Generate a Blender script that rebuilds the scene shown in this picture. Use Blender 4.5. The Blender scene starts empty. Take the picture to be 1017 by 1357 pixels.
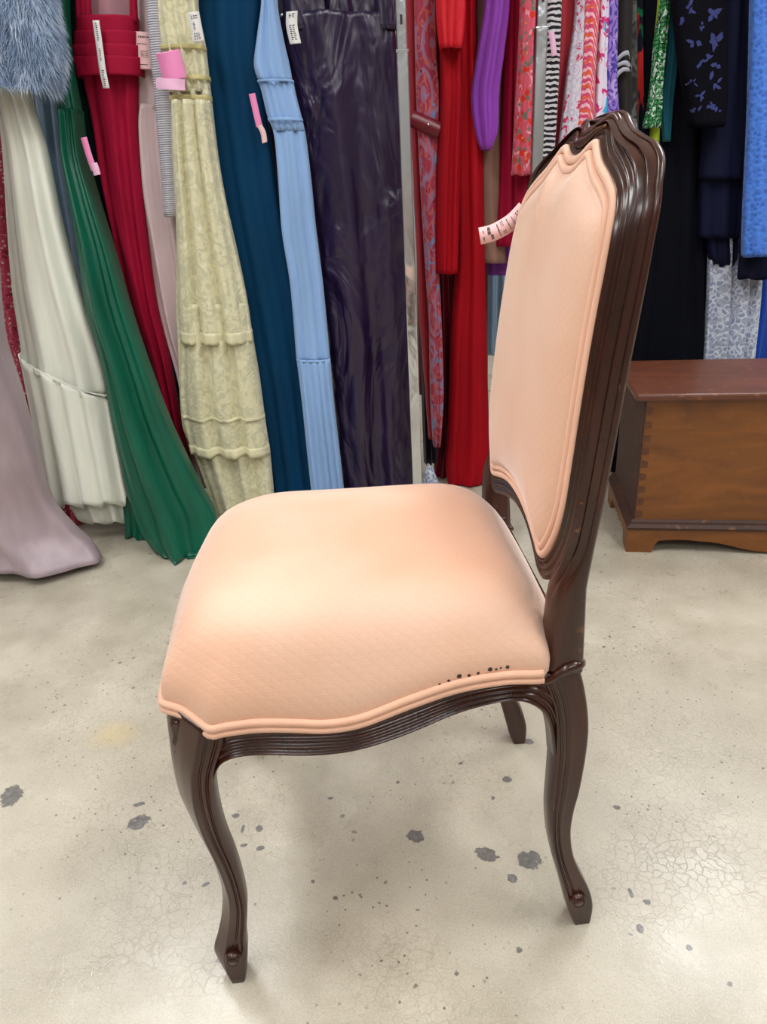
import bpy, bmesh, math, random
import numpy as np
from math import sin, cos, pi, radians, sqrt
from mathutils import Vector, Matrix
from mathutils.bvhtree import BVHTree

S = bpy.context.scene
COL = S.collection
rnd = random.Random(7)

# ---------------------------------------------------------------- camera
FPX, CX, CY, CAM_H = 940.0, 508.5, 678.5, 0.95
_d = np.array([626 - CX, -(2710 - CY), -FPX]); _d /= np.linalg.norm(_d)
_up = -_d
_fw = np.array([0, 0, -1.0]); _fw = _fw - _fw.dot(_up) * _up; _fw /= np.linalg.norm(_fw)
_rt = np.cross(_fw, _up)
RM = np.array([_rt, _fw, _up])          # camera axes -> world axes
CAMP = np.array([0, 0, CAM_H])
cd = bpy.data.cameras.new('camera')
cam = bpy.data.objects.new('camera', cd); COL.objects.link(cam)
cd.sensor_fit = 'VERTICAL'; cd.sensor_height = 36.0; cd.lens = 36.0 * FPX / 1357.0
cd.clip_start = 0.02
mw = Matrix([list(RM[0]) + [0], list(RM[1]) + [0], list(RM[2]) + [CAM_H], [0, 0, 0, 1]])
cam.matrix_world = mw
S.camera = cam

# ---------------------------------------------------------------- world, light, exposure
S.view_settings.view_transform = 'Standard'
S.view_settings.look = 'None'
S.view_settings.gamma = 1.0
S.view_settings.use_curve_mapping = False
S.view_settings.exposure = -0.2
w = bpy.data.worlds.new('world'); S.world = w; w.use_nodes = True
w.node_tree.nodes['Background'].inputs[0].default_value = (0.9, 0.95, 1.0, 1)
w.node_tree.nodes['Background'].inputs[1].default_value = 0.3
CEIL = 3.1
LAMPS = [(-1.2, 2.55), (1.7, 2.65), (-1.0, 0.3), (1.1, 0.3), (-3.2, 2.7), (3.3, 2.7), (-3.2, 0.3), (3.3, 0.3), (-1.0, -2.2), (1.1, -2.2)]
LAMP_POWER = 30.0
ROOM = (-5.0, 5.5, -4.0, 4.3)

# ---------------------------------------------------------------- pixel -> place helpers
def ray(px, py):
    return RM @ np.array([(px - CX) / FPX, -(py - CY) / FPX, -1.0])
def onz(px, py, z=0.0):
    r = ray(px, py); return CAMP + r * (z - CAM_H) / r[2]
def ony(px, py, y):
    r = ray(px, py); return CAMP + r * (y / r[1])

# ---------------------------------------------------------------- materials
def lin(c):
    return tuple(((v / 255) / 12.92 if v / 255 <= 0.04045 else ((v / 255 + 0.055) / 1.055) ** 2.4) for v in c) + (1.0,)
class NT:
    def __init__(s, name):
        s.m = bpy.data.materials.new(name); s.m.use_nodes = True
        s.t = s.m.node_tree; s.b = s.t.nodes['Principled BSDF']
        s.tc = s.t.nodes.new('ShaderNodeTexCoord')
    def n(s, typ, **kw):
        nd = s.t.nodes.new('ShaderNode' + typ)
        for k, v in kw.items():
            if hasattr(nd, k): setattr(nd, k, v)
            else: nd.inputs[k].default_value = v
        return nd
    def l(s, a, b): s.t.links.new(a, b)
    def co(s, scale=(1, 1, 1), rot=(0, 0, 0), src='Object'):
        mp = s.n('Mapping'); mp.inputs['Scale'].default_value = scale; mp.inputs['Rotation'].default_value = rot
        s.l(s.tc.outputs[src], mp.inputs['Vector']); return mp.outputs[0]
    def noise(s, scale, co=None, detail=4, rough=0.5, dist=0):
        nd = s.n('TexNoise'); nd.inputs['Scale'].default_value = scale; nd.inputs['Detail'].default_value = detail
        nd.inputs['Roughness'].default_value = rough; nd.inputs['Distortion'].default_value = dist
        s.l(co if co is not None else s.co(), nd.inputs['Vector']); return nd.outputs[0]
    def voro(s, scale, co=None, feature='F1', out='Distance', rand=1.0):
        nd = s.n('TexVoronoi'); nd.feature = feature; nd.inputs['Scale'].default_value = scale
        nd.inputs['Randomness'].default_value = rand
        s.l(co if co is not None else s.co(), nd.inputs['Vector']); return nd.outputs[out]
    def wave(s, scale, co=None, dist=0, direction='X', profile='SIN', dscale=1):
        nd = s.n('TexWave'); nd.wave_type = 'BANDS'; nd.bands_direction = direction; nd.wave_profile = profile
        nd.inputs['Scale'].default_value = scale; nd.inputs['Distortion'].default_value = dist
        nd.inputs['Detail Scale'].default_value = dscale
        s.l(co if co is not None else s.co(), nd.inputs['Vector']); return nd.outputs['Fac']
    def ramp(s, fac, stops, mode='LINEAR'):
        nd = s.n('ValToRGB'); e = nd.color_ramp.elements; nd.color_ramp.interpolation = mode
        while len(e) < len(stops): e.new(0.5)
        for el, (p, c) in zip(e, stops): el.position = p; el.color = c if len(c) == 4 else lin(c)
        s.l(fac, nd.inputs[0]); return nd.outputs[0]
    def mask(s, fac, lo, hi):
        nd = s.n('MapRange'); nd.interpolation_type = 'SMOOTHSTEP'
        nd.inputs['From Min'].default_value = lo; nd.inputs['From Max'].default_value = hi
        s.l(fac, nd.inputs[0]); return nd.outputs[0]
    def math(s, op, a, b=None):
        nd = s.n('Math'); nd.operation = op
        for i, v in enumerate((a, b)):
            if v is None: continue
            if isinstance(v, (int, float)): nd.inputs[i].default_value = v
            else: s.l(v, nd.inputs[i])
        return nd.outputs[0]
    def mix(s, fac, a, b):
        nd = s.n('Mix'); nd.data_type = 'RGBA'
        if isinstance(fac, (int, float)): nd.inputs[0].default_value = fac
        else: s.l(fac, nd.inputs[0])
        for k, v in ((6, a), (7, b)):
            if isinstance(v, tuple): nd.inputs[k].default_value = v if len(v) == 4 else lin(v)
            else: s.l(v, nd.inputs[k])
        return nd.outputs[2]
    def base(s, c):
        if isinstance(c, tuple): s.b.inputs['Base Color'].default_value = c if len(c) == 4 else lin(c)
        else: s.l(c, s.b.inputs['Base Color'])
    def set(s, **kw):
        for k, v in kw.items():
            k = k.replace('_', ' ')
            if isinstance(v, (int, float, tuple)): s.b.inputs[k].default_value = v
            else: s.l(v, s.b.inputs[k])
    def bump(s, h, strength=0.3, dist=0.002):
        nd = s.n('Bump'); nd.inputs['Strength'].default_value = strength; nd.inputs['Distance'].default_value = dist
        s.l(h, nd.inputs['Height']); s.l(nd.outputs[0], s.b.inputs['Normal'])

def fabric(name, col, rough=0.85, spec=0.25, sheen=0.15, wr=0.35, vary=0.12, weave=0, vert=True, metal=0):
    """plain cloth: slight tone variation, soft vertical wrinkles, optional weave"""
    m = NT(name)
    n1 = m.noise(14, m.co((1, 1, 0.25) if vert else (1, 1, 1)), 3)
    dk = tuple(v * (1 - vary) for v in col[:3]); lt = tuple(min(255, v * (1 + vary * 0.6)) for v in col[:3])
    m.base(m.ramp(n1, [(0.3, lin(dk)), (0.7, lin(lt))]))
    m.set(Roughness=rough, Specular_IOR_Level=spec, Sheen_Weight=sheen, Metallic=metal)
    h = m.noise(9, m.co((1, 1, 0.3) if vert else (1, 1, 1)), 4, 0.5, 1.2)
    if weave:
        h2 = m.voro(weave); h = m.math('ADD', h, m.math('MULTIPLY', h2, 0.25))
    m.bump(h, wr, 0.02)
    return m.m
def printed(name, bg, layers, rough=0.8, wr=0.25):
    """printed cloth; layers: (kind, scale, lo, hi, colour, stretch)"""
    m = NT(name); c = lin(bg)
    for i, (kind, sc, lo, hi, colr, st) in enumerate(layers):
        co = m.co(st, (0.3 * i, 0.5 * i, 0.2 * i))
        if kind == 'noise': f = m.noise(sc, co, 3, 0.5, 0.8)
        elif kind == 'ring':
            f = m.math('PINGPONG', m.math('MULTIPLY', m.voro(sc, co), 3.0), 0.5)
        elif kind == 'vor': f = m.voro(sc, co)
        elif kind == 'edge': f = m.voro(sc, co, 'DISTANCE_TO_EDGE')
        elif kind == 'wavez': f = m.wave(sc, m.co(st), 3.0, 'Z', 'SIN', 2)
        elif kind == 'waved': f = m.wave(sc, m.co(st), 2.0, 'DIAGONAL', 'SIN', 2)
        c = m.mix(m.mask(f, lo, hi), c, colr)
    m.base(c); m.set(Roughness=rough, Specular_IOR_Level=0.25, Sheen_Weight=0.1)
    m.bump(m.noise(10, m.co((1, 1, 0.3)), 4, 0.5, 1.0), wr, 0.02)
    return m.m

def mat_upholstery(axis):
    m = NT('peach_jacquard_' + axis)
    # diamond lattice woven into the cloth plus fine cross ribs
    co = m.co()
    sep = m.n('SeparateXYZ'); m.l(co, sep.inputs[0])
    a, b = (sep.outputs['X'], sep.outputs['Y']) if axis == 'seat' else (sep.outputs['Y'], sep.outputs['Z'])
    zz = sep.outputs['Z']
    if axis == 'seat':
        b = m.math('SUBTRACT', b, m.math('MULTIPLY', zz, 0.8))
    u = m.math('ADD', a, b); v = m.math('SUBTRACT', a, b)
    k = 190.0 if axis == 'seat' else 260.0
    su = m.math('ABSOLUTE', m.math('SINE', m.math('MULTIPLY', u, k)))
    sv = m.math('ABSOLUTE', m.math('SINE', m.math('MULTIPLY', v, k)))
    lat = m.math('MINIMUM', su, sv)
    fine = m.math('SINE', m.math('MULTIPLY', b, 3200.0))
    nz = m.noise(500, co, 2)
    h = m.math('ADD', m.math('MULTIPLY', lat, 0.7), m.math('ADD', m.math('MULTIPLY', fine, 0.10), m.math('MULTIPLY', nz, 0.5)))
    tone = m.noise(5, co, 2)
    c = m.mix(m.mask(tone, 0.35, 0.7), (230, 187, 161), (222, 172, 141))
    c = m.mix(m.math('MULTIPLY', m.mask(lat, 0.35, 0.0), 0.13), c, (222, 166, 134))
    m.base(c); m.set(Roughness=0.55, Specular_IOR_Level=0.6, Sheen_Weight=0.5, Sheen_Roughness=0.4)
    m.bump(h, 0.22, 0.0014)
    return m.m
def mat_wood(name, dark, light, rough=0.22, axis=(1, 1, 0.12), scale=30, coat=0.6, wear=0.0):
    m = NT(name)
    g = m.noise(scale, m.co(axis), 6, 0.6, 1.0)
    c = m.ramp(g, [(0.25, dark), (0.75, light)])
    if wear > 0:
        geo = m.n('NewGeometry')
        wmask = m.math('MULTIPLY', m.mask(geo.outputs['Pointiness'], 0.53, 0.60), m.mask(m.noise(45, m.co(), 4), 0.60, 0.68))
        c = m.mix(m.math('MULTIPLY', wmask, wear), c, (150, 95, 50))
    m.base(c); m.set(Roughness=rough, Specular_IOR_Level=0.5, Coat_Weight=coat, Coat_Roughness=0.12)
    m.bump(m.noise(60, m.co(axis), 4), 0.06, 0.002)
    return m.m

M = {}
M['seat_cloth'] = mat_upholstery('seat'); M['back_cloth'] = mat_upholstery('back')
M['welt'] = fabric('peach_welt_cloth', (228, 178, 150), 0.7, 0.3, 0.3, 0.08, 0.04)
M['wood'] = mat_wood('dark_mahogany', (36, 14, 8), (70, 31, 16), 0.26, coat=0.12, wear=0.7)
M['chest_wood'] = mat_wood('honey_pine', (92, 50, 14), (138, 82, 28), 0.45, (0.25, 1, 1), 16, 0.1, 0.25)
M['chest_lid'] = mat_wood('worn_red_brown_pine', (74, 36, 22), (112, 62, 40), 0.45, (0.25, 1, 1), 16, 0.1, 0.6)
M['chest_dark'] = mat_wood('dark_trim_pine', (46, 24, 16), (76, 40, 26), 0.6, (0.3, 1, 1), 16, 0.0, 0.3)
M['dovetail'] = mat_wood('dovetail_end_grain', (70, 34, 12), (104, 58, 24), 0.5, (1, 1, 1), 60, 0.2)
m = NT('chrome'); m.base((222, 226, 232)); m.set(Metallic=1.0, Roughness=m.ramp(m.noise(20, m.co((1, 1, 0.1))), [(0.3, (0.1, 0.1, 0.1, 1)), (0.7, (0.28, 0.28, 0.28, 1))])); m.bump(m.noise(5, m.co((1, 1, .7)), 3, .5, 1), .45, .02); M['chrome'] = m.m
m = NT('black_ink'); m.base((50, 38, 42)); m.set(Roughness=0.7); M['ink'] = m.m
m = NT('tag_pink_pale'); m.base((238, 196, 196)); m.set(Roughness=0.6); M['tag_pale'] = m.m
m = NT('tag_pink'); m.base((238, 140, 190)); m.set(Roughness=0.6); M['tag_pink'] = m.m
m = NT('tag_light_pink'); m.base((244, 190, 222)); m.set(Roughness=0.6); M['tag_lpink'] = m.m
m = NT('tag_white'); m.base((228, 226, 222)); m.set(Roughness=0.6); M['tag_white'] = m.m

# concrete floor
m = NT('worn_concrete')
co = m.co()
big = m.noise(1.1, co, 4); med = m.noise(7, co, 5, 0.6); fin = m.noise(160, co, 3, 0.7)
c = m.ramp(med, [(0.3, (166, 156, 137)), (0.7, (200, 191, 173))])
c = m.mix(m.mask(big, 0.42, 0.68), c, (186, 177, 158))
c = m.mix(m.math('MULTIPLY', m.mask(m.noise(280, co, 4, .7), 0.50, 0.68), 0.42), c, (150, 138, 118))
c = m.mix(m.math('MULTIPLY', m.mask(m.noise(420, co, 2), 0.50, 0.68), 0.30), c, (218, 212, 198))
wrp = m.n('Mix'); wrp.data_type = 'RGBA'; wrp.inputs[0].default_value = 0.03
m.l(co, wrp.inputs[6]); nn = m.n('TexNoise'); nn.inputs['Scale'].default_value = 30; m.l(co, nn.inputs['Vector']); m.l(nn.outputs['Color'], wrp.inputs[7])
crk = m.voro(70, wrp.outputs[2], 'DISTANCE_TO_EDGE')
crm = m.math('MULTIPLY', m.mask(crk, 0.07, 0.0), m.mask(m.noise(3, co, 3), 0.38, 0.62))
c = m.mix(m.math('MULTIPLY', crm, 0.30), c, (128, 116, 98))
spd = m.voro(62, co); spm = m.math('MULTIPLY', m.mask(m.math('ADD', spd, m.math('MULTIPLY', m.noise(150, co, 2), 0.25)), 0.26, 0.20), m.mask(m.noise(2.6, co, 3), 0.42, 0.56))
c = m.mix(m.math('MULTIPLY', spm, 0.9), c, (84, 78, 72))
sp2 = m.voro(25, m.co((1, 1, 1), (0, 0, 0.7))); spm2 = m.math('MULTIPLY', m.mask(m.math('ADD', sp2, m.math('MULTIPLY', m.noise(90, co, 2), 0.3)), 0.25, 0.21), m.mask(m.noise(1.8, m.co((1, 1, 1), (0, 0, 1.2)), 2), 0.48, 0.56))
c = m.mix(m.math('MULTIPLY', spm2, 0.8), c, (78, 76, 76))
# chipped patches: (px, py, half width m, half height m, turn)
STAINS = [(15, 1055, .019, .022, .3), (184, 1090, .019, .013, .5), (184, 1066, .010, .004, .2), (551, 1108, .014, .011, 0), (645, 1132, .019, .011, -.5),
          (701, 1139, .019, .014, 0), (679, 1164, .008, .007, 0), (672, 1033, .008, .007, 0), (700, 983, .011, .006, -.2), (313, 1081, .007, .004, 0),
          (344, 1098, .006, .006, .4), (345, 1124, .007, .004, .3), (322, 1098, .003, .007, 0), (836, 1183, .003, .008, 0), (849, 1231, .005, .006, 0),
          (818, 1070, .006, .004, 0), (858, 1195, .005, .004, 0), (914, 1256, .004, .004, 0), (323, 1120, .006, .003, 0), (273, 1172, .006, .003, .5),
          (245, 1170, .003, .003, 0), (320, 1172, .004, .005, 0), (415, 1168, .003, .003, 0), (445, 1190, .004, .003, 0), (438, 1058, .005, .003, 0)]
edge = m.math('MULTIPLY', m.math('SUBTRACT', m.noise(95, co, 4, 0.65), 0.5), 1.5)
tot = None
for (px, py, rx, ry, rt) in STAINS:
    p = onz(px, py)
    mp = m.n('Mapping'); mp.vector_type = 'TEXTURE'
    mp.inputs['Location'].default_value = (p[0], p[1], 0); mp.inputs['Rotation'].default_value = (0, 0, rt); mp.inputs['Scale'].default_value = (rx, ry * 1.15, 1)
    m.l(co, mp.inputs['Vector'])
    ln = m.n('VectorMath'); ln.operation = 'LENGTH'; m.l(mp.outputs[0], ln.inputs[0])
    f = m.mask(m.math('ADD', ln.outputs['Value'], edge), 1.04, 0.92)
    tot = f if tot is None else m.math('MAXIMUM', tot, f)
c = m.mix(m.math('MULTIPLY', tot, 0.92), c, m.ramp(m.noise(120, co, 3), [(0.35, (78, 75, 74)), (0.7, (118, 114, 110))]))
p = onz(150, 975)
mp = m.n('Mapping'); mp.vector_type = 'TEXTURE'; mp.inputs['Location'].default_value = (p[0], p[1], 0); mp.inputs['Scale'].default_value = (.07, .06, 1); m.l(co, mp.inputs['Vector'])
ln = m.n('VectorMath'); ln.operation = 'LENGTH'; m.l(mp.outputs[0], ln.inputs[0])
c = m.mix(m.math('MULTIPLY', m.mask(m.math('ADD', ln.outputs['Value'], m.math('MULTIPLY', m.noise(12, co), 0.8)), 1.3, 0.5), 0.3), c, (214, 186, 110))
m.base(c); m.set(Roughness=m.ramp(m.noise(9, co, 4), [(0.3, (0.24,) * 3 + (1,)), (0.7, (0.38,) * 3 + (1,))]), Specular_IOR_Level=0.6, Coat_Weight=0.25, Coat_Roughness=0.3)
m.bump(m.math('ADD', m.math('MULTIPLY', fin, 0.6), m.math('SUBTRACT', m.noise(70, co, 3), crm)), 0.16, 0.002)
M['floor'] = m.m
m = NT('wall_paint'); m.base(m.ramp(m.noise(3), [(0.3, (150, 146, 140)), (0.7, (162, 158, 152))])); m.set(Roughness=0.8); M['wall'] = m.m
m = NT('ceiling_tile'); m.base(m.ramp(m.noise(40), [(0.3, (222, 222, 220)), (0.7, (236, 236, 234))])); m.set(Roughness=0.9); M['ceil'] = m.m
m = NT('lamp_diffuser'); m.base((250, 250, 250)); m.set(Emission_Color=(0.94, 0.97, 1.0, 1), Emission_Strength=7.0); M['lampglow'] = m.m
m = NT('lamp_housing'); m.base((230, 230, 230)); m.set(Roughness=0.5); M['lampbox'] = m.m

# ---------------------------------------------------------------- mesh helpers
def mesh(name, V, F, mat=None, parent=None, smooth=True, origin=None):
    V = [tuple(float(c) for c in v) for v in V]
    if origin is not None: V = [tuple(v[i] - origin[i] for i in range(3)) for v in V]
    me = bpy.data.meshes.new(name); me.from_pydata(V, [], F)
    bm = bmesh.new(); bm.from_mesh(me); bmesh.ops.recalc_face_normals(bm, faces=bm.faces)
    if smooth:
        for f in bm.faces: f.smooth = True
    bm.to_mesh(me); bm.free()
    o = bpy.data.objects.new(name, me); COL.objects.link(o)
    if mat is not None: me.materials.append(mat)
    if parent is not None: o.parent = parent
    elif origin is not None: o.location = tuple(float(c) for c in origin)
    return o
def solid(o, t, off=-1):
    md = o.modifiers.new('thickness', 'SOLIDIFY'); md.thickness = t; md.offset = off
def bevel(o, wd=0.003, seg=2):
    md = o.modifiers.new('bevel', 'BEVEL'); md.width = wd; md.segments = seg; md.limit_method = 'ANGLE'; md.angle_limit = radians(35)
    try: o.data.shade_auto_smooth
    except Exception: pass
def empty(name, loc, rz=0, label=None, cat=None, group=None):
    o = bpy.data.objects.new(name, None); COL.objects.link(o); o.empty_display_size = 0.1
    o.location = tuple(float(c) for c in loc); o.rotation_euler = (0, 0, rz)
    if label: tag(o, label, cat, group)
    return o
def tag(o, label, cat, group=None):
    o['label'] = label; o['category'] = cat
    if group: o['group'] = group
    return o
def struct(o): o['kind'] = 'structure'; return o
def boxvf(x0, x1, y0, y1, z0, z1):
    V = [(x, y, z) for x in (x0, x1) for y in (y0, y1) for z in (z0, z1)]
    F = [(0, 1, 3, 2), (4, 6, 7, 5), (0, 4, 5, 1), (2, 3, 7, 6), (0, 2, 6, 4), (1, 5, 7, 3)]
    return V, F
def box(name, b, mat, parent=None, bev=0.0, origin=None):
    V, F = boxvf(*b); o = mesh(name, V, F, mat, parent, False, origin)
    if bev: bevel(o, bev)
    return o
def joinvf(parts):
    V, F = [], []
    for v, f in parts:
        k = len(V); V += [tuple(p) for p in v]; F += [tuple(i + k for i in q) for q in f]
    return V, F
def loft(rings, closed_ring=True, cap=True, closed_path=False):
    n = len(rings[0]); V = [p for r in rings for p in r]; F = []
    m_ = len(rings)
    for i in range(m_ if closed_path else m_ - 1):
        j = (i + 1) % m_
        for k in range(n if closed_ring else n - 1):
            l = (k + 1) % n
            F.append((i * n + k, i * n + l, j * n + l, j * n + k))
    if cap and not closed_path:
        F.append(tuple(range(n - 1, -1, -1))); F.append(tuple((m_ - 1) * n + k for k in range(n)))
    return V, F
def catmull(P, n, closed=False):
    """n samples evenly spaced by arc length over a Catmull-Rom curve"""
    P = np.array(P, float); m_ = len(P)
    out = []
    rng = m_ if closed else m_ - 1
    for i in range(rng):
        p0 = P[(i - 1) % m_] if closed else P[max(i - 1, 0)]; p1 = P[i]; p2 = P[(i + 1) % m_]
        p3 = P[(i + 2) % m_] if closed else P[min(i + 2, m_ - 1)]
        for t in np.linspace(0, 1, 24, endpoint=False):
            out.append(0.5 * ((2 * p1) + (-p0 + p2) * t + (2 * p0 - 5 * p1 + 4 * p2 - p3) * t * t + (-p0 + 3 * p1 - 3 * p2 + p3) * t ** 3))
    if closed: out.append(out[0])
    else: out.append(P[-1])
    out = np.array(out)
    s = np.r_[0, np.cumsum(np.linalg.norm(np.diff(out, axis=0), axis=1))]
    q = np.linspace(0, s[-1], n + 1)[:-1] if closed else np.linspace(0, s[-1], n)
    return np.stack([np.interp(q, s, out[:, k]) for k in range(out.shape[1])], 1)
def tube(path, r, seg=10, closed=False, radii=None):
    P = np.array(path, float); n = len(P); rings = []
    T = np.zeros_like(P)
    for i in range(n):
        a = P[(i - 1) % n] if closed or i > 0 else P[i]; b = P[(i + 1) % n] if closed or i < n - 1 else P[i]
        T[i] = (b - a) / (np.linalg.norm(b - a) + 1e-12)
    up = np.array([0, 0, 1.0]) if abs(T[0][2]) < 0.9 else np.array([1.0, 0, 0])
    N = np.cross(T[0], up); N /= np.linalg.norm(N)
    for i in range(n):
        N = N - N.dot(T[i]) * T[i]; N /= np.linalg.norm(N); B = np.cross(T[i], N)
        rr = r if radii is None else radii[i]
        rings.append([P[i] + rr * (cos(a) * N + sin(a) * B) for a in np.linspace(0, 2 * pi, seg, endpoint=False)])
    return loft(rings, True, not closed, closed)
def lathe(prof, seg=24):
    rings = [[(r * cos(a), r * sin(a), z) for a in np.linspace(0, 2 * pi, seg, endpoint=False)] for r, z in prof]
    return loft(rings)
def xf(vf, M4):
    return [tuple(M4 @ Vector(v)) for v in vf[0]], vf[1]

# ---------------------------------------------------------------- room
x0, x1, y0, y1 = ROOM
struct(box('floor', (x0, x1, y0, y1, -0.1, 0), M['floor']))
struct(box('ceiling', (x0, x1, y0, y1, CEIL, CEIL + 0.1), M['ceil']))
struct(box('wall_back', (x0 - .1, x1 + .1, y1, y1 + 0.1, 0, CEIL), M['wall']))
struct(box('wall_front', (x0 - .1, x1 + .1, y0 - 0.1, y0, 0, CEIL), M['wall']))
struct(box('wall_left', (x0 - 0.1, x0, y0, y1, 0, CEIL), M['wall']))
struct(box('wall_right', (x1, x1 + 0.1, y0, y1, 0, CEIL), M['wall']))
for i, (lx, ly) in enumerate(LAMPS):
    t = empty('ceiling_light', (lx, ly, CEIL), 0, 'white fluorescent ceiling fixture above the shop floor', 'ceiling light', 'fluorescent ceiling fixtures')
    box('housing', (-0.25, 0.25, -0.62, 0.62, -0.05, 0.0), M['lampbox'], t, 0.006)
    box('diffuser', (-0.22, 0.22, -0.59, 0.59, -0.065, -0.05), M['lampglow'], t, 0.004)
    ld = bpy.data.lights.new('lamp_light', 'AREA'); ld.shape = 'RECTANGLE'; ld.size = 0.44; ld.size_y = 1.18; ld.energy = LAMP_POWER; ld.color = (0.97, 0.985, 1.0)
    lo = bpy.data.objects.new('lamp_light', ld); COL.objects.link(lo); lo.parent = t; lo.location = (0, 0, -0.07)

# ---------------------------------------------------------------- the chair
_nf, _nr, _fr = onz(310, 1300), onz(772, 1225), onz(684, 970)
Yl = (_nr - _fr) / np.linalg.norm(_nr - _fr); Xl = np.array([Yl[1], -Yl[0], 0]); CO = (_nr + _fr) / 2
ANG = math.atan2(Xl[1], Xl[0])
Zl = np.array([0, 0, 1.0])
def loc(p): q = np.array(p) - CO; return np.array([q.dot(Xl), q.dot(Yl), q[2]])
def wor(l): return CO + Xl * l[0] + Yl * l[1] + Zl * l[2]
SIDE_K = 0.0573; SIDE_Y = 0.1925
_sn = np.array([-SIDE_K, 1.0, 0]); _sn /= np.linalg.norm(_sn)
def side(px, py, off=0.0):
    """image point -> chair coordinates on the vertical plane of the chair's side (off = outward)"""
    c = loc(CAMP); c[2] = CAM_H; r = ray(px, py); rl = np.array([r.dot(Xl), r.dot(Yl), r[2]])
    p0 = np.array([0, SIDE_Y, 0]) + _sn * off
    return c + rl * (np.dot(p0 - c, _sn) / np.dot(rl, _sn))
chair = empty('dining_chair', CO, ANG, 'dark carved wood side chair with peach upholstered seat and back, alone on the concrete floor', 'chair')

def leg_part(name, Lpx, Rpx, yoff, inner_right, thick, fade_foot=True, n=70, chamfer=True):
    """both mirrored legs from the traced profile; Lpx/Rpx are edges of the outer face from top to toe"""
    def res(P, offs):
        pts = []
        for (px, py), o in zip(P, offs): pts.append(side(px, py, o))
        return catmull(pts, n)
    oL = np.interp(np.linspace(0, 1, len(Lpx)), np.linspace(0, 1, len(yoff)), yoff)
    oR = np.interp(np.linspace(0, 1, len(Rpx)), np.linspace(0, 1, len(yoff)), yoff)
    A = res(Lpx, oL); B = res(Rpx, oR)
    rings = []
    for i in range(n):
        a, b = A[i], B[i]
        if not inner_right: a, b = b, a             # a = outer/free edge, b = edge towards the apron
        u = b - a; wd = np.linalg.norm(u); v = i / (n - 1)
        th = np.interp(v, np.linspace(0, 1, len(thick)), thick)
        amp = 0.0016 * (1 if v < 0.82 else max(0, 1 - (v - 0.82) / 0.06))
        pts2 = []
        nf_ = 30
        ch = np.interp(v, [0, 0.15, 0.5, 1], [0.56, 0.45, 0.30, 0.30]) if chamfer else 0.12
        for k in range(nf_):                         # outer face from apron edge back to free edge
            s = 0.96 - (0.96 - ch) * k / (nf_ - 1)
            g = 0
            for cpos, wdt, sg in ((0.90, 0.035, 1), (0.82, 0.025, -1.0), (0.74, 0.045, 1.0), (0.63, 0.03, -1.2), (0.52, 0.05, 0.5)):
                g += sg * math.exp(-((s - cpos) / wdt) ** 2)
            q = -g * amp / th
            if s > 0.93: q += 0.05 * ((s - 0.93) / 0.03) ** 2
            pts2.append((s, q))
        if chamfer:                                  # canted outer face, running back to the inner corner
            sk = 0.35 * th / wd * np.interp(v, [0, 0.35, 0.8, 1], [0.75, 0.4, 0.2, 0.3])
            qe = np.interp(v, [0, 0.4, 1], [0.92, 0.75, 0.6])
            for k in range(1, 13):
                t = k / 12
                g2 = 0.02 * sin(t * pi) + 0.004 * sin(t * 5 * pi) * max(0, 1 - v * 3)
                pts2.append((ch + (-sk * qe - ch) * t - g2 * 0.7, qe * t - g2 * 0.7))
            pts2 += [(-sk * qe + 0.02, qe + 0.05), (0.12, 1.0)]
        else:
            for k in range(1, 8):
                t = k / 8 * pi / 2
                pts2.append((ch - ch * sin(t), 0.14 * (1 - cos(t))))
            pts2 += [(0.0, 0.2), (0.0, 0.8), (0.06, 0.95), (0.16, 1.0)]
        pts2 += [(0.84, 1.0), (0.95, 0.95), (1.0, 0.82), (1.0, 0.10)]
        rings.append([a + u * s - _sn * th * q for s, q in pts2])
    V, F = loft(rings)
    near = mesh(name, V, F, M['wood'], chair)
    far = mesh(name, [(v[0], -v[1], v[2]) for v in V], F, M['wood'], chair)
    return near, far, A, B
fl = leg_part('front_leg',
    [(227, 966), (227, 985), (229, 1015), (232, 1046), (239, 1077), (248, 1097), (259, 1118), (278, 1150), (289, 1176), (295, 1200), (294, 1228), (289, 1254), (284, 1276), (291, 1292), (301, 1304)],
    [(300, 966), (299, 985), (292, 1006), (284, 1032), (285, 1062), (291, 1092), (299, 1117), (312, 1148), (321, 1176), (327, 1205), (327, 1228), (326, 1250), (328, 1268), (327, 1288), (325, 1302)],
    [0.004, 0.008, 0.010, 0.004, -0.002, -0.004, 0.0, 0.004], True, [0.050, 0.044, 0.038, 0.034, 0.031, 0.030, 0.032, 0.032])
rl_ = leg_part('rear_leg',
    [(716, 900), (726, 922), (733, 945), (736, 975), (736, 1010), (733, 1045), (730, 1075), (730, 1100), (733, 1125), (739, 1150), (747, 1178), (753, 1200), (757, 1215), (763, 1228)],
    [(768, 880), (776, 910), (781, 943), (782, 972), (778, 1007), (770, 1049), (762, 1078), (758, 1105), (761, 1134), (770, 1157), (782, 1180), (787, 1199), (786, 1213), (782, 1228)],
    [0.0, 0.004, 0.004, 0.0, 0.0, 0.0], False, [0.040, 0.036, 0.033, 0.030, 0.030, 0.032], chamfer=False)
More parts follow.
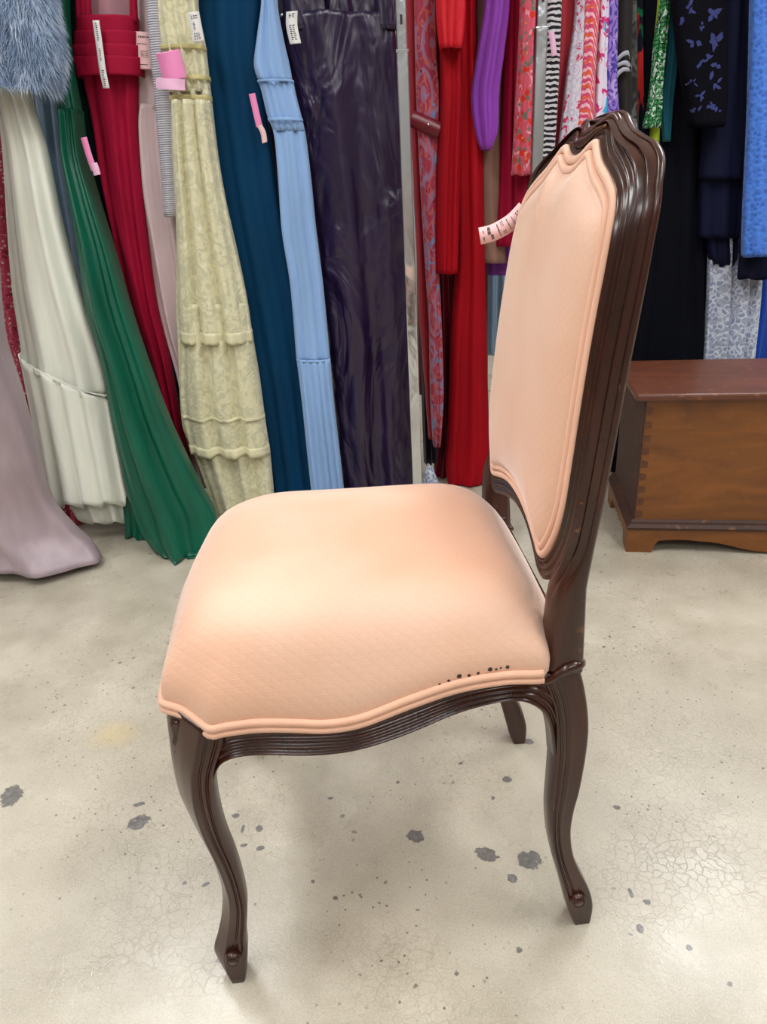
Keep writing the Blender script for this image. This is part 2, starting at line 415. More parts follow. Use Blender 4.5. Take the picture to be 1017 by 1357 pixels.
# scroll bosses on the feet
def boss(px, py, r, off):
    c = side(px, py, off)
    for s in (1, -1):
        vf = joinvf([lathe([(0.0001, 0.006), (r * 0.5, 0.006), (r * 0.62, 0.0035), (r * 0.7, 0.003), (r * 0.8, 0.0055), (r * 0.92, 0.005), (r, 0.0), (r, -0.006), (0.0001, -0.006)])])
        R_ = Matrix.Rotation(-pi / 2, 4, 'X')
        V, F = xf(vf, Matrix.Translation(c) @ R_)
        V = [(v[0], v[1] * s, v[2]) for v in V]
        mesh('carved_rosette', V, F, M['wood'], near_far[0 if s > 0 else 1])
near_far = fl[:2]; boss(309, 1270, 0.0105, 0.003)
near_far = rl_[:2]; boss(766, 1192, 0.0115, 0.001)

# apron rails: swept moulding between traced upper and lower edge
UP = [(272, 1085), (265, 1045), (264, 1012), (272, 990), (288, 976), (306, 972), (340, 967), (396, 966), (440, 965), (480, 961), (543, 937), (606, 915), (669, 903), (719, 899), (738, 908), (750, 935), (754, 970), (752, 1005)]
LO = [(289, 1088), (284, 1048), (287, 1020), (293, 1009), (303, 1001), (320, 998), (354, 996), (396, 998), (438, 996), (480, 989), (543, 968), (606, 941), (669, 925), (700, 928), (719, 940), (728, 960), (733, 985), (735, 1010)]
def rail_rings(A, B, outn, thick=0.022):
    rings = []
    for a, b, nrm in zip(A, B, outn):
        pts = []
        for k in range(34):
            e = 1 - k / 33
            # e=1 top edge, e=0 bottom edge: flat fillet, cove, three beads
            g = 0.006 * math.exp(-((e - 0.10) / 0.10) ** 2) + 0.0055 * math.exp(-((e - 0.36) / 0.09) ** 2) + 0.0045 * math.exp(-((e - 0.60) / 0.08) ** 2) + 0.002 * (1 - e)
            pts.append(b + (a - b) * e + nrm * g)
        pts.append(b + (a - b) * 0.0 - nrm * thick); pts.append(a - nrm * thick)
        rings.append(pts)
    return rings
nR = 130
AB = catmull([np.r_[side(*p), side(*q)] for p, q in zip(UP, LO)], nR)
for _ in range(14): AB[1:-1] = (AB[:-2] + 2 * AB[1:-1] + AB[2:]) / 4
A, B = AB[:, :3], AB[:, 3:]
tp_ = [min(1.0, min(i, nR - 1 - i) / 24) for i in range(nR)]
A = np.array([a - _sn * 0.006 * (1 - t) for a, t in zip(A, tp_)]); B = np.array([b - _sn * 0.006 * (1 - t) for b, t in zip(B, tp_)])
V, F = loft(rail_rings(A, B, [_sn] * nR))
mesh('side_rail', V, F, M['wood'], chair); mesh('side_rail', [(v[0], -v[1], v[2]) for v in V], F, M['wood'], chair)
# front rail, serpentine, and plain rear rail
ys = np.linspace(-0.2, 0.2, 60)
A = [np.array([0.492 + 0.014 * cos(pi * y / 0.42), y, 0.425 - 0.004 * cos(2 * pi * y / 0.2)]) for y in ys]
B = [np.array([0.486 + 0.014 * cos(pi * y / 0.42), y, 0.385 - 0.012 * cos(2 * pi * y / 0.26) * (abs(y) < 0.13) - 0.012 * (abs(y) < 0.13) - 0.0 - 0.03 * max(0, (abs(y) - 0.15) / 0.05) ** 2]) for y in ys]
V, F = loft(rail_rings(A, B, [np.array([1.0, 0, 0])] * 60)); mesh('front_rail', V, F, M['wood'], chair)
box('rear_rail', (0.030, 0.052, -0.17, 0.17, 0.39, 0.452), M['wood'], chair, 0.003)

# seat outline in chair coordinates with height of the piped edge: near half from back to front, then mirrored
TRIM = [(281, 969), (300, 965), (342, 960), (388, 960), (434, 961), (480, 953), (543, 929), (606, 908), (669, 897), (722, 894)]
trim3 = [side(px, py, 0.006) for px, py in TRIM][::-1]
fc = trim3[-1]
half = [(0.044, 0.06, .450), (0.046, 0.120, .450), (0.053, 0.155, .449), (0.064, 0.180, .448)] + [tuple(p) for p in trim3[:-1]] + [(fc[0] - 0.004, fc[1], fc[2]), tuple(fc), (fc[0] + 0.0035, fc[1] - 0.003, fc[2]),
        (fc[0] + 0.032, fc[1] - 0.028, fc[2] + 0.006), (0.500, 0.181, .432), (0.503, 0.176, .433), (0.505, 0.160, .434), (0.508, 0.10, .436), (0.512, 0.05, .436)]
full = [(0.043, 0.0, .450)] + half + [(0.514, 0.0, .436)] + [(a, -b, c) for a, b, c in reversed(half)]
OUT = catmull(full, 260, True)
ctr = np.array([0.27, 0.0])
_w = np.exp(-(np.arange(-16, 17) / 7.0) ** 2); _w /= _w.sum()
SM = np.stack([sum(_w[j + 16] * np.roll(OUT[:, c_], j) for j in range(-16, 17)) for c_ in range(3)], 1)
rs = np.array([0, .15, .3, .42, .52, .61, .69, .75, .80, .84, .875, .905, .93, .95, .966, .979, .988, .995, 1.0])
rings = []
SEAT_H = 0.104
for r in rs:
    ring = []
    hh = SEAT_H * (max(0, 1 - r ** 6.5)) ** (1 / 1.7)
    sm_ = min(1.0, max(0.0, (r - 0.90) / 0.09)); sm_ = sm_ * sm_ * (3 - 2 * sm_)
    for p in SM * (1 - sm_) + OUT * sm_:
        q = ctr + (p[:2] - ctr) * r * (1 + 0.010 * sin(pi * min(1, hh / 0.05)) * (r > 0.85))
        zb = 0.438 * (1 - r ** 12) + p[2] * r ** 12
        crown = 0.009 * (1 - r * r)
        ring.append((q[0], q[1], zb + hh + crown))
    rings.append(ring)
low = [(ctr[0] + (p[0] - ctr[0]) * 0.985, ctr[1] + (p[1] - ctr[1]) * 0.985, p[2] - 0.009) for p in OUT]
rings.append(low)
n = len(OUT)
V = [p for r in rings[1:] for p in r]; F = []
for i in range(len(rings) - 2):
    for k in range(n): l = (k + 1) % n; F.append((i * n + k, i * n + l, (i + 1) * n + l, (i + 1) * n + k))
V.append(rings[0][0]); F += [((len(V) - 1), (k + 1) % n, k) for k in range(n)]
k0 = (len(rings) - 2) * n; V.append((ctr[0], ctr[1], 0.41)); F += [(len(V) - 1, k0 + k, k0 + (k + 1) % n) for k in range(n)]
seat = mesh('seat', V, F, M['seat_cloth'], chair)
# double piping around the seat (open behind, between the posts)
def pipe(offs, dz, r):
    i0 = next(i for i, p in enumerate(OUT) if p[1] > 0.15 and p[0] > 0.078); i1 = max(i for i, p in enumerate(OUT) if p[1] < -0.15 and p[0] > 0.078)
    P = []
    for i in range(i0, i1 + 1):
        a, b = OUT[i - 1], OUT[(i + 1) % n]; t = b - a; nn_ = np.array([t[1], -t[0]]); nn_ /= np.linalg.norm(nn_)
        if nn_.dot(OUT[i][:2] - ctr) < 0: nn_ = -nn_
        P.append((OUT[i][0] + nn_[0] * offs, OUT[i][1] + nn_[1] * offs, OUT[i][2] + dz))
    return tube(P, r)
V, F = joinvf([pipe(0.002, 0.0042, 0.0044), pipe(0.0025, -0.0040, 0.0044)])
mesh('seat_piping', V, F, M['welt'], chair)

# gathers sewn at the near front corner + empty tack holes along the near edge
bv = BVHTree.FromPolygons([Vector(v) for v in [tuple(x) for x in (vv.co for vv in seat.data.vertices)]], [tuple(p.vertices) for p in seat.data.polygons])
cl = loc(CAMP); cl[2] = CAM_H
for (px, py, r) in [(a_, b_ - 4, c_) for a_, b_, c_ in [(583, 911, .0018), (595, 906, .0018), (609, 900, .0028), (622, 899, .002), (634, 896, .0018), (650, 891, .0026), (658, 891, .0016), (673, 888, .0022), (664, 889, .0012)]]:
    rr = ray(px, py); d = Vector((rr.dot(Xl), rr.dot(Yl), rr[2])).normalized()
    hit, nrm, _, _ = bv.ray_cast(Vector(cl), d)
    if hit is None: continue
    V, F = lathe([(0.00001, 0.0012), (r * .6, 0.001), (r, 0.0002), (r, -0.001), (0.00001, -0.001)], 12)
    Q = Matrix.Translation(hit) @ nrm.to_track_quat('Z', 'Y').to_matrix().to_4x4()
    V, F = xf((V, F), Q); mesh('tack', V, F, M['ink'], chair)

# back: curve of the back front face in side view
XZ = [(0.40, .088), (0.50, .076), (0.56, .060), (0.67, .050), (0.78, .039), (0.88, .025), (0.92, .017), (0.975, .001), (1.02, -.022)]
def xs(z): return float(np.interp(z, [a for a, b in XZ], [b for a, b in XZ]))
zz_ = np.linspace(0.38, 1.06, 80); _c = catmull([(a, b) for a, b in XZ], 120)
def xs(z): return float(np.interp(z, _c[:, 0], _c[:, 1]))
padh = [(0.012, .9668), (0.026, .971), (0.040, .9775), (0.053, .9785), (0.068, .970), (0.09, .958), (0.125, .9445), (0.152, .930), (0.165, .910), (0.171, .88), (0.174, .83), (0.178, .76), (0.180, .69), (0.1795, .645),
        (0.172, .612), (0.158, .583), (0.143, .562), (0.132, .5545), (0.120, .5545), (0.10, .561), (0.07, .570), (0.035, .577)]
padf = [(0.0, .9665)] + padh + [(0.0, .579)] + [(-a, b) for a, b in reversed(padh)]
PO = catmull(padf, 300, True); nP = len(PO)
def normals2(P):
    N = []
    c = P.mean(0)
    for i in range(len(P)):
        t = P[(i + 1) % len(P)] - P[i - 1]; q = np.array([t[1], -t[0]]); q /= np.linalg.norm(q) + 1e-12
        N.append(q)
    N = np.array(N)
    a2 = sum(P[i][0] * P[(i + 1) % len(P)][1] - P[(i + 1) % len(P)][0] * P[i][1] for i in range(len(P)))
    return N if a2 > 0 else -N
PN = normals2(PO)
def B3(y, z, d=0.0): return (xs(z) + d, y, z)
pc = np.array([0.0, 0.76])
rings = []
rs2 = [.15, .3, .45, .58, .68, .76, .82, .87, .91, .94, .962, .98, .992, 1.0]
IN = PO - PN * 0.0125
for r in rs2:
    b_ = 0.024 * (max(0, 1 - r ** 5)) ** (1 / 2.0)
    rings.append([B3(*(pc + (p - pc) * r), b_ - 0.001) for p in IN])
rings.append([B3(*p, -0.012) for p in IN])
V = [p for r in rings for p in r]; F = []
for i in range(len(rings) - 1):
    for k in range(nP): l = (k + 1) % nP; F.append((i * nP + k, i * nP + l, (i + 1) * nP + l, (i + 1) * nP + k))
V.append(B3(pc[0], pc[1], 0.0235)); F += [(len(V) - 1, (k + 1) % nP, k) for k in range(nP)]
mesh('back_pad', V, F, M['back_cloth'], chair)
V, F = joinvf([tube([B3(*(p - q * 0.0045), 0.002) for p, q in zip(PO, PN)], 0.0052, 10, True), tube([B3(*(p - q * 0.0140), 0.004) for p, q in zip(PO, PN)], 0.0050, 10, True)])
mesh('back_piping', V, F, M['welt'], chair)
# rear upholstery panel
R2 = [[B3(*(pc + (p - pc) * r), -0.026 - 0.006 * (1 - r ** 4)) for p in PO] for r in (.25, .6, .85, 1.0)] + [[B3(*p, -0.016) for p in PO]]
V = [p for r in R2 for p in r]; F = []
for i in range(len(R2) - 1):
    for k in range(nP): l = (k + 1) % nP; F.append((i * nP + k, i * nP + l, (i + 1) * nP + l, (i + 1) * nP + k))
V.append(B3(pc[0], pc[1], -0.032)); F += [(len(V) - 1, (k + 1) % nP, k) for k in range(nP)]
mesh('rear_panel', V, F, M['back_cloth'], chair)
# inner carved rim: three small ridges all around the pad
rings = []
for p, q in zip(PO, PN):
    wdt = float(np.interp(p[1], [0.57, 0.66], [0.025, 0.017]))
    prof = []
    for k in range(28):
        e = k / 27
        d = 0.0055 * math.exp(-((e - 0.13) / 0.10) ** 2) + 0.004 * math.exp(-((e - 0.46) / 0.11) ** 2) + 0.003 * math.exp(-((e - 0.80) / 0.11) ** 2) - 0.004 * e
        prof.append((e * wdt, d - 0.001))
    prof += [(wdt, -0.024), (0.0, -0.024)]
    rings.append([B3(*(p + q * o_), d) for o_, d in prof])
V, F = loft(rings, True, False, True)
mesh('back_rim', V, F, M['wood'], chair)
# outer frame: post, shoulder and cresting in one run
inn = [(0.152, .440), (0.154, .48), (0.160, .53), (0.170, .572), (0.184, .61), (0.191, .65), (0.192, .70), (0.190, .76), (0.187, .83), (0.184, .885), (0.178, .922), (0.160, .948), (0.13, .962), (0.10, .972), (0.078, .983), (0.060, .9905), (0.045, .992), (0.03, .987), (0.0, .980)]
ext = [(0.198, .440), (0.199, .48), (0.200, .53), (0.201, .572), (0.202, .61), (0.204, .65), (0.206, .70), (0.208, .76), (0.209, .83), (0.208, .885), (0.203, .925), (0.186, .954), (0.155, .970), (0.118, .978), (0.090, .984), (0.068, .992), (0.050, 1.000), (0.03, 1.005), (0.0, 1.006)]
XR = [(0.38, .030), (.453, .033), (.55, .037), (.61, .032), (.67, .0265), (.79, .0165), (.893, .005), (.94, -.002), (.98, -.018), (1.02, -.034)]
XF = [(0.38, .078), (.47, .070), (.55, .068), (.58, .063), (.62, .055)]
def pick(T, z): return float(np.interp(z, [a for a, b in T], [b for a, b in T]))
def mirrun(P, nn=220):
    full_ = P + [(-a, b) for a, b in reversed(P[:-1])]
    return np.array(full_)
Ai, Bi = mirrun(inn), mirrun(ext)
AB = catmull(np.hstack([Ai, Bi]), 260)
rings = []
NE = 40
for a1, a2, b1, b2 in AB:
    z = (a2 + b2) / 2
    lowf = float(np.clip((0.61 - z) / 0.09, 0, 1)); lowf = lowf * lowf * (3 - 2 * lowf)                 # 1 on the plain lower post
    top = np.clip((z - 0.93) / 0.05, 0, 1)
    pts = []
    for k in range(NE):
        e = k / (NE - 1)
        if lowf < 1:
            g = 0.0034 * sum(s * math.exp(-((e - c_) / w_) ** 2) for c_, w_, s in ((0.08, .06, .4), (0.20, .05, -1.0), (0.40, .11, 1.5), (0.60, .04, -1.2), (0.74, .07, 1.2), (0.87, .035, -1.0), (0.95, .04, .5)))
            yy = a1 + (b1 - a1) * e; zz = a2 + (b2 - a2) * e
            f0 = xs(zz) - 0.005
            d1 = f0 - (f0 - pick(XR, zz)) * (e ** 1.9) + g + 0.005 * top * sin(pi * e)
        else: d1 = 0; yy = a1 + (b1 - a1) * e; zz = a2 + (b2 - a2) * e
        d2 = pick(XF, zz) - 0.010 * e ** 8 - 0.006 * (1 - e) ** 8
        pts.append((d1 * (1 - lowf) + d2 * lowf, yy, zz))
    for e, d in [(1.0, -0.001), (0.9, -0.004), (0.1, -0.004), (0.0, 0.003)]:
        yy = a1 + (b1 - a1) * e; zz = a2 + (b2 - a2) * e
        pts.append((pick(XR, zz) + d, yy, zz))
    rings.append(pts)
V, F = loft(rings); mesh('back_frame', V, F, M['wood'], chair)
# carved ornament: leaf scroll on the crest centre
parts = []
for s in (1, -1):
    P = [(0.0, 0.984), (0.012 * s, 0.987), (0.026 * s, 0.994), (0.040 * s, 0.999), (0.054 * s, 0.995), (0.062 * s, 0.989)]
    C_ = catmull(P, 30); parts.append(tube([B3(y, z, -0.001 - 0.008 * abs(y) / .06) for y, z in C_], 0.005, 10, False, [0.0075 - 0.005 * i / 29 for i in range(30)]))
    P = [(0.004 * s, 0.978), (0.016 * s, 0.980), (0.030 * s, 0.987), (0.046 * s, 0.991)]
    C_ = catmull(P, 24); parts.append(tube([B3(y, z, 0.004 - 0.006 * abs(y) / .05) for y, z in C_], 0.004, 10, False, [0.006 - 0.004 * i / 23 for i in range(24)]))
V, F = joinvf(parts); mesh('crest_carving', V, F, M['wood'], chair)
# half-round lip where each post meets its leg
for s in (1, -1):
    P = [side(717, 906, .001), side(728, 902, .004), side(742, 892, .004), (side(756, 884, .003)), side(768, 880, .0), side(770, 878, -.02)]
    C_ = catmull(P, 30); V, F = tube([(q[0], q[1] * s, q[2]) for q in C_], 0.0045, 10, False, [0.002 + 0.0042 * min(1, i / 12) for i in range(30)])
    mesh('post_lip', V, F, M['wood'], chair)
# corner blocks joining post to rails
for s in (1, -1):
    box('corner_block', (0.036, 0.078, min(s * .150, s * .193), max(s * .150, s * .193), 0.40, 0.47), M['wood'], chair, 0.003)

def ribbon(pts, wd, wvec, mat, name, parent, thick=0.0006, origin=None):
    """a strip of card/tape along a 3D path; wvec = direction across"""
    P = catmull(pts, 24); wv = np.array(wvec, float)
    if wv.ndim == 1: wv = np.tile(wv, (len(P), 1))
    V = []; F = []
    for p, a in zip(P, wv): V += [p - a * wd / 2, p + a * wd / 2]
    for i in range(len(P) - 1): F.append((2 * i, 2 * i + 1, 2 * i + 3, 2 * i + 2))
    o = mesh(name, V, F, mat, parent, True, origin); solid(o, thick, 0)
    return o, P, wv
def printing(P, wv, wd, specs, parent, nrm, origin=None):
    """rows of dark printed marks on a strip: specs (u0, u1, v0, v1)"""
    V, F = [], []
    for (u0, u1, v0, v1) in specs:
        def at(u, v):
            f = u * (len(P) - 1); i = min(int(f), len(P) - 2); t = f - i
            return P[i] * (1 - t) + P[i + 1] * t + wv[i] * wd * (v - 0.5) + np.array(nrm) * 0.0007
        k = len(V); V += [at(u0, v0), at(u1, v0), at(u1, v1), at(u0, v1)]; F.append((k, k + 1, k + 2, k + 3))
    return mesh('printing', V, F, M['ink'], parent, False, origin)
def marks(groups, seed=1):
    r = random.Random(seed); out = []
    for (u0, u1, v0, v1, nu, nv) in groups:
        for i in range(nu):
            for j in range(nv):
                a = u0 + (u1 - u0) * (i + 0.15) / nu; b = u0 + (u1 - u0) * (i + 0.62) / nu
                c_ = v0 + (v1 - v0) * (j + 0.08) / nv; d = v0 + (v1 - v0) * (j + r.uniform(0.55, 0.9)) / nv
                out.append((a, b, c_, d))
    return out
# price strip pinned to the far edge of the back pad
TY = -0.185
def onloc_y(px, py, y):
    r = ray(px, py); rl = np.array([r.dot(Xl), r.dot(Yl), r[2]]); return cl + rl * ((y - cl[1]) / rl[1])
tp = [onloc_y(px, py, TY + 0.012 * i / 4) for i, (px, py) in enumerate([(636, 313), (652, 309), (668, 301), (682, 291), (696, 276)])]
P = catmull(tp, 24); T = np.gradient(P, axis=0); T /= np.linalg.norm(T, axis=1)[:, None]
vd = np.array([cl - p for p in P]); vd /= np.linalg.norm(vd, axis=1)[:, None]
wv = np.cross(vd, T); wv /= np.linalg.norm(wv, axis=1)[:, None]
o, P, wv = ribbon(tp, 0.0215, wv, M['tag_pale'], 'price_tag', chair); o['label'] = 'pale pink printed paper price strip'
def facing(P): v = cl - P.mean(0); return v / np.linalg.norm(v)
printing(P, wv, 0.0215, marks([(0.06, 0.11, .12, .4, 1, 3), (0.06, .11, .6, .8, 1, 2), (0.14, 0.28, 0.45, 0.92, 1, 9), (0.20, 0.30, .12, .42, 1, 5), (0.36, 0.42, .1, .9, 1, 8), (0.45, 0.52, .1, .35, 2, 2), (.45, .52, .6, .9, 2, 3), (0.58, .62, .15, .85, 1, 9), (.69, .72, .2, .8, 1, 8), (.8, .9, .3, .8, 2, 4)]), o, facing(P))

# ---------------------------------------------------------------- the wooden chest
ca, cb = onz(830, 731.5), onz(1017, 735)
yaw = math.atan2(cb[1] - ca[1], cb[0] - ca[0])
chest = empty('blanket_chest', (ca[0], ca[1], 0), yaw, 'honey brown wooden blanket chest with dovetailed corners and bracket feet, right of the chair', 'chest')
CW, CD, CH = 0.80, 0.35, 0.425
box('carcass_front', (0.016, CW - 0.016, 0.012, 0.030, 0.085, CH), M['chest_wood'], chest, 0.0015)['label'] = 'honey coloured front board'
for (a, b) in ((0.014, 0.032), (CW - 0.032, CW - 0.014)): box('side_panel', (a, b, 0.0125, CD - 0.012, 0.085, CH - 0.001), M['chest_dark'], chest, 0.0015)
box('rear_panel', (0.016, CW - 0.016, CD - 0.028, CD - 0.0125, 0.085, CH), M['chest_wood'], chest)
box('chest_bottom', (0.02, CW - 0.02, 0.02, CD - 0.02, 0.085, 0.10), M['chest_wood'], chest)
nd = 9
for sidex in (0, 1):
    V, F = [], []
    for i in range(nd):
        z0_ = 0.10 + (CH - 0.105) * i / nd; z1_ = z0_ + (CH - 0.105) / nd * 0.60
        zc = (z0_ + z1_) / 2; h_ = (z1_ - z0_) / 2
        xa, xb = (0.0155, 0.034) if sidex == 0 else (CW - 0.0155, CW - 0.034)
        y_ = 0.0108
        vv = [(xa, y_, zc - h_), (xb, y_, zc - h_ * .72), (xb, y_, zc + h_ * .72), (xa, y_, zc + h_), (xa, 0.02, zc - h_), (xb, 0.02, zc - h_ * .72), (xb, 0.02, zc + h_ * .72), (xa, 0.02, zc + h_)]
        k = len(V); V += vv; F += [tuple(k + q for q in f) for f in ((0, 1, 2, 3), (4, 7, 6, 5), (0, 4, 5, 1), (1, 5, 6, 2), (2, 6, 7, 3), (3, 7, 4, 0))]
    o = mesh('dovetails', V, F, M['dovetail'], chest, False); o['label'] = 'darker end grain dovetail joints'
lid = box('lid', (-0.014, CW + 0.012, -0.008, CD + 0.006, CH + 0.001, CH + 0.019), M['chest_lid'], chest, 0.005)
lid['label'] = 'worn red-brown lid with scuffed pale edges'
# base moulding with stepped profile, three sides
def mould(z0_, prof, mat, name):
    path = [(0.0, CD), (0.0, 0.0), (CW, 0.0), (CW, CD)]
    dirs = [(-1, 0), (-1, -1), (1, -1), (1, 0)]
    rings = [[(p[0] - d[0] * 0.016 * 0 + d[0] * o_, p[1] + d[1] * o_, z0_ + h_) for o_, h_ in prof] for p, d in zip(path, dirs)]
    V, F = loft(rings); return mesh(name, V, F, mat, chest, False)
mould(0.070, [(-0.014, 0.0), (0.003, 0.0), (0.005, 0.006), (0.001, 0.011), (-0.003, 0.014), (-0.005, 0.020), (-0.010, 0.024), (-0.014, 0.026)], M['chest_dark'], 'base_moulding')
# scalloped front plinth with bracket feet
nx = 120; V, F = [], []
def arch(x):
    x = min(x, CW - x)
    if x < 0.066: return 0.0
    if x < 0.082: return 0.036 * sin((x - 0.066) / 0.016 * pi / 2)
    if x < 0.19: return 0.036 + 0.004 * sin((x - 0.082) / 0.108 * pi)
    if x < 0.36: return 0.036 - 0.028 * (0.5 - 0.5 * cos((x - 0.19) / 0.17 * pi))
    return 0.008
X_ = sorted(set(list(np.linspace(0, CW, nx)) + [0.0659, 0.0661, CW - .0659, CW - .0661]))
for yy in (0.0, 0.016):
    for x in X_: V += [(x, yy, arch(x)), (x, yy, 0.070)]
k = len(X_)
for i in range(k - 1):
    F += [(2 * i, 2 * i + 2, 2 * i + 3, 2 * i + 1), (2 * k + 2 * i, 2 * k + 2 * i + 1, 2 * k + 2 * i + 3, 2 * k + 2 * i + 2), (2 * i, 2 * k + 2 * i, 2 * k + 2 * i + 2, 2 * i + 2), (2 * i + 1, 2 * i + 3, 2 * k + 2 * i + 3, 2 * k + 2 * i + 1)]
F += [(0, 1, 2 * k + 1, 2 * k), (2 * k - 2, 4 * k - 2, 4 * k - 1, 2 * k - 1)]
mesh('front_plinth', V, F, M['chest_wood'], chest, False)
for xx in (0.0, CW - 0.016):
    V, F = [], []
    Y_ = list(np.linspace(0.0165, CD, 50))
    def archy(y):
        q = min(y, CD - y); return 0.0 if q < 0.06 else min(0.036, (q - 0.06) * 3)
    for x in (xx, xx + 0.016):
        for y in Y_: V += [(x, y, archy(y)), (x, y, 0.070)]
    k = len(Y_)
    for i in range(k - 1):
        F += [(2 * i, 2 * i + 1, 2 * i + 3, 2 * i + 2), (2 * k + 2 * i, 2 * k + 2 * i + 2, 2 * k + 2 * i + 3, 2 * k + 2 * i + 1), (2 * i, 2 * i + 2, 2 * k + 2 * i + 2, 2 * k + 2 * i), (2 * i + 1, 2 * k + 2 * i + 1, 2 * k + 2 * i + 3, 2 * i + 3)]
    F += [(0, 2 * k, 2 * k + 1, 1), (2 * k - 2, 2 * k - 1, 4 * k - 1, 4 * k - 2)]
    mesh('side_plinth', V, F, M['chest_wood'], chest, False)
#GARMENTS
# ---------------------------------------------------------------- garments on the racks
def hermite(xq, X, Y):
    X = np.array(X, float); Y = np.array(Y, float); d = np.diff(Y) / np.diff(X)
    m_ = np.r_[d[0], np.where(d[:-1] * d[1:] > 0, 2 * d[:-1] * d[1:] / (d[:-1] + d[1:] + 1e-12), 0), d[-1]] if len(d) > 1 else np.r_[d, d]
    i = np.clip(np.searchsorted(X, xq) - 1, 0, len(d) - 1); h = X[i + 1] - X[i]; t = (xq - X[i]) / h
    return (2 * t**3 - 3 * t**2 + 1) * Y[i] + (t**3 - 2 * t**2 + t) * h * m_[i] + (-2 * t**3 + 3 * t**2) * Y[i + 1] + (t**3 - t**2) * h * m_[i + 1]
def cloth(name, rows, Y, mat, parent=None, b=0.035, nf=3, amp=0.012, amp_top=0.3, seed=0, grow=0.0, span=None, drift=0.3, hem=0.0, n=72, thick=0.0018, origin=None, lift=0.0, ruche=0.0, minz=0.004, step=7, slant=0.0):
    """closed hanging tube of cloth.  rows: (py, left px, right px[, distance]) from top to hem"""
    r_ = random.Random(seed * 13 + 5)
    ph = [r_.random() for _ in range(6)]; dr = [r_.uniform(-1, 1) * drift for _ in range(6)]
    PY = [r[0] for r in rows]; L = [r[1] for r in rows]; R = [r[2] for r in rows]; D = [(r[3] if len(r) > 3 else Y) for r in rows]
    a0, a1 = span if span else (PY[0], PY[-1])
    m_ = max(4, int(abs(a1 - a0) / step)); q = np.linspace(a0, a1, m_)
    l_ = hermite(q, PY, L); rr_ = hermite(q, PY, R); d_ = hermite(q, PY, D)
    rings = []
    for i, py in enumerate(q):
        v = (py - PY[0]) / (PY[-1] - PY[0]); vv = (py + 150) / 800
        A = ony(l_[i], py, d_[i]); B = ony(rr_[i], py, d_[i])
        if span or grow: 
            c_ = (A + B) / 2; k = 1 + 2 * grow / max(0.02, abs(B[0] - A[0])); A = c_ + (A - c_) * k; B = c_ + (B - c_) * k
        wdt = B[0] - A[0]; am = amp * (amp_top + (1 - amp_top) * v)
        ring = []
        for k in range(n):
            t = 2 * pi * k / n
            cs, sn = cos(t), sin(t); s = (cs + 1) / 2
            P = A + (B - A) * s
            front = max(0.0, -sn) ** 0.5; side_ = -1 if sn < 0 else 1
            y = side_ * (b + grow) * abs(sn) ** 0.62
            f = sin(2 * pi * (nf * s + ph[0] + dr[0] * vv * 2)) + 0.45 * sin(2 * pi * (nf * 1.9 * s + ph[1] + dr[1] * vv * 3)) + 0.16 * sin(2 * pi * (nf * 3.3 * s + ph[2] + dr[2] * vv * 3))
            f = (abs(f + 0.4) ** 0.85) * (1 if f > -0.4 else -1)
            y += -am * f * abs(sn) ** 0.5 * (1 if sn < 0 else -0.5)
            if ruche: y += ruche * math.exp(-((s - 0.42 - 0.1 * v) / 0.08) ** 2) * sin(py * 0.42 + 3 * sin(py * 0.05)) * front
            z = P[2] - slant * (s - 0.5) * max(0, 1 - v * 1.6) + hem * max(0, (v - 0.75) / 0.25) ** 2 * (f * 0.5 * (1 if sn < 0 else -1)) + lift
            ring.append((P[0], P[1] + y, max(minz, z)))
        rings.append(ring)
    V, F = loft(rings, True, False)
    o = mesh(name, V, F, mat, parent, True, origin)
    if thick: solid(o, thick)
    return o
def root(name, label, cat, group, rows, Y):
    r = rows[-1]; p = ony((r[1] + r[2]) / 2, r[0], r[3] if len(r) > 3 else Y)
    e = empty(name, (p[0], p[1], max(0, p[2])), 0, label, cat, group)
    return e, (p[0], p[1], max(0.0, p[2]))
def single(name, label, cat, group, rows, Y, mat, **kw):
    r = rows[-1]; p = ony((r[1] + r[2]) / 2, r[0], r[3] if len(r) > 3 else Y)
    o = cloth(name, rows, Y, mat, None, origin=(p[0], p[1], max(0.0, p[2])), **kw)
    return tag(o, label, cat, group)
def hangtag(parent, org, pts, Y, wpx, mat, name='price_tag', prn=None, label=None):
    """card strip facing the room at distance Y"""
    P3 = [ony(px, py, Y) for px, py in pts]
    T = P3[-1] - P3[0]; T /= np.linalg.norm(T); wv = np.cross(np.array([0, -1.0, 0]), T); wv /= np.linalg.norm(wv)
    wd = wpx * Y * 1.05 / FPX
    o, P, W = ribbon(P3, wd, wv, mat, name, parent, 0.0006, org)
    if label: o['label'] = label
    if prn: printing(P, W, wd, marks(prn), o, (0, -1, 0), org)
    return o
GL, GR, GB = 'gowns on the left rack', 'garments on the middle rack', 'dark and blue garments on the right rack'

# cloths
sat = dict(rough=0.36, spec=0.5, sheen=0.0)
M['mauve'] = fabric('mauve_satin', (166, 148, 154), wr=0.4, **sat)
M['mint_cream'] = fabric('ivory_taffeta', (236, 237, 224), 0.6, 0.3, wr=0.4, vary=0.05)
M['floralred'] = printed('red_floral_cloth', (196, 70, 96), [('vor', 75, 0.30, 0.22, (236, 196, 196), (1, 1, 1)), ('noise', 60, .56, .62, (150, 40, 66), (1, 1, 1)), ('vor', 130, .25, .18, (226, 140, 150), (1, 1, 1))])
M['paleblue'] = fabric('dusty_blue_chiffon', (140, 166, 190), 0.7, vary=0.08)
M['emerald'] = fabric('emerald_satin', (0, 88, 66), wr=0.22, vary=0.1, **sat)
M['darkgreen'] = fabric('bottle_green_velvet', (6, 44, 40), 0.8, 0.2, 0.0)
M['crimson'] = fabric('crimson_crepe', (158, 8, 50), 0.75, 0.2, 0.0, vary=0.06)
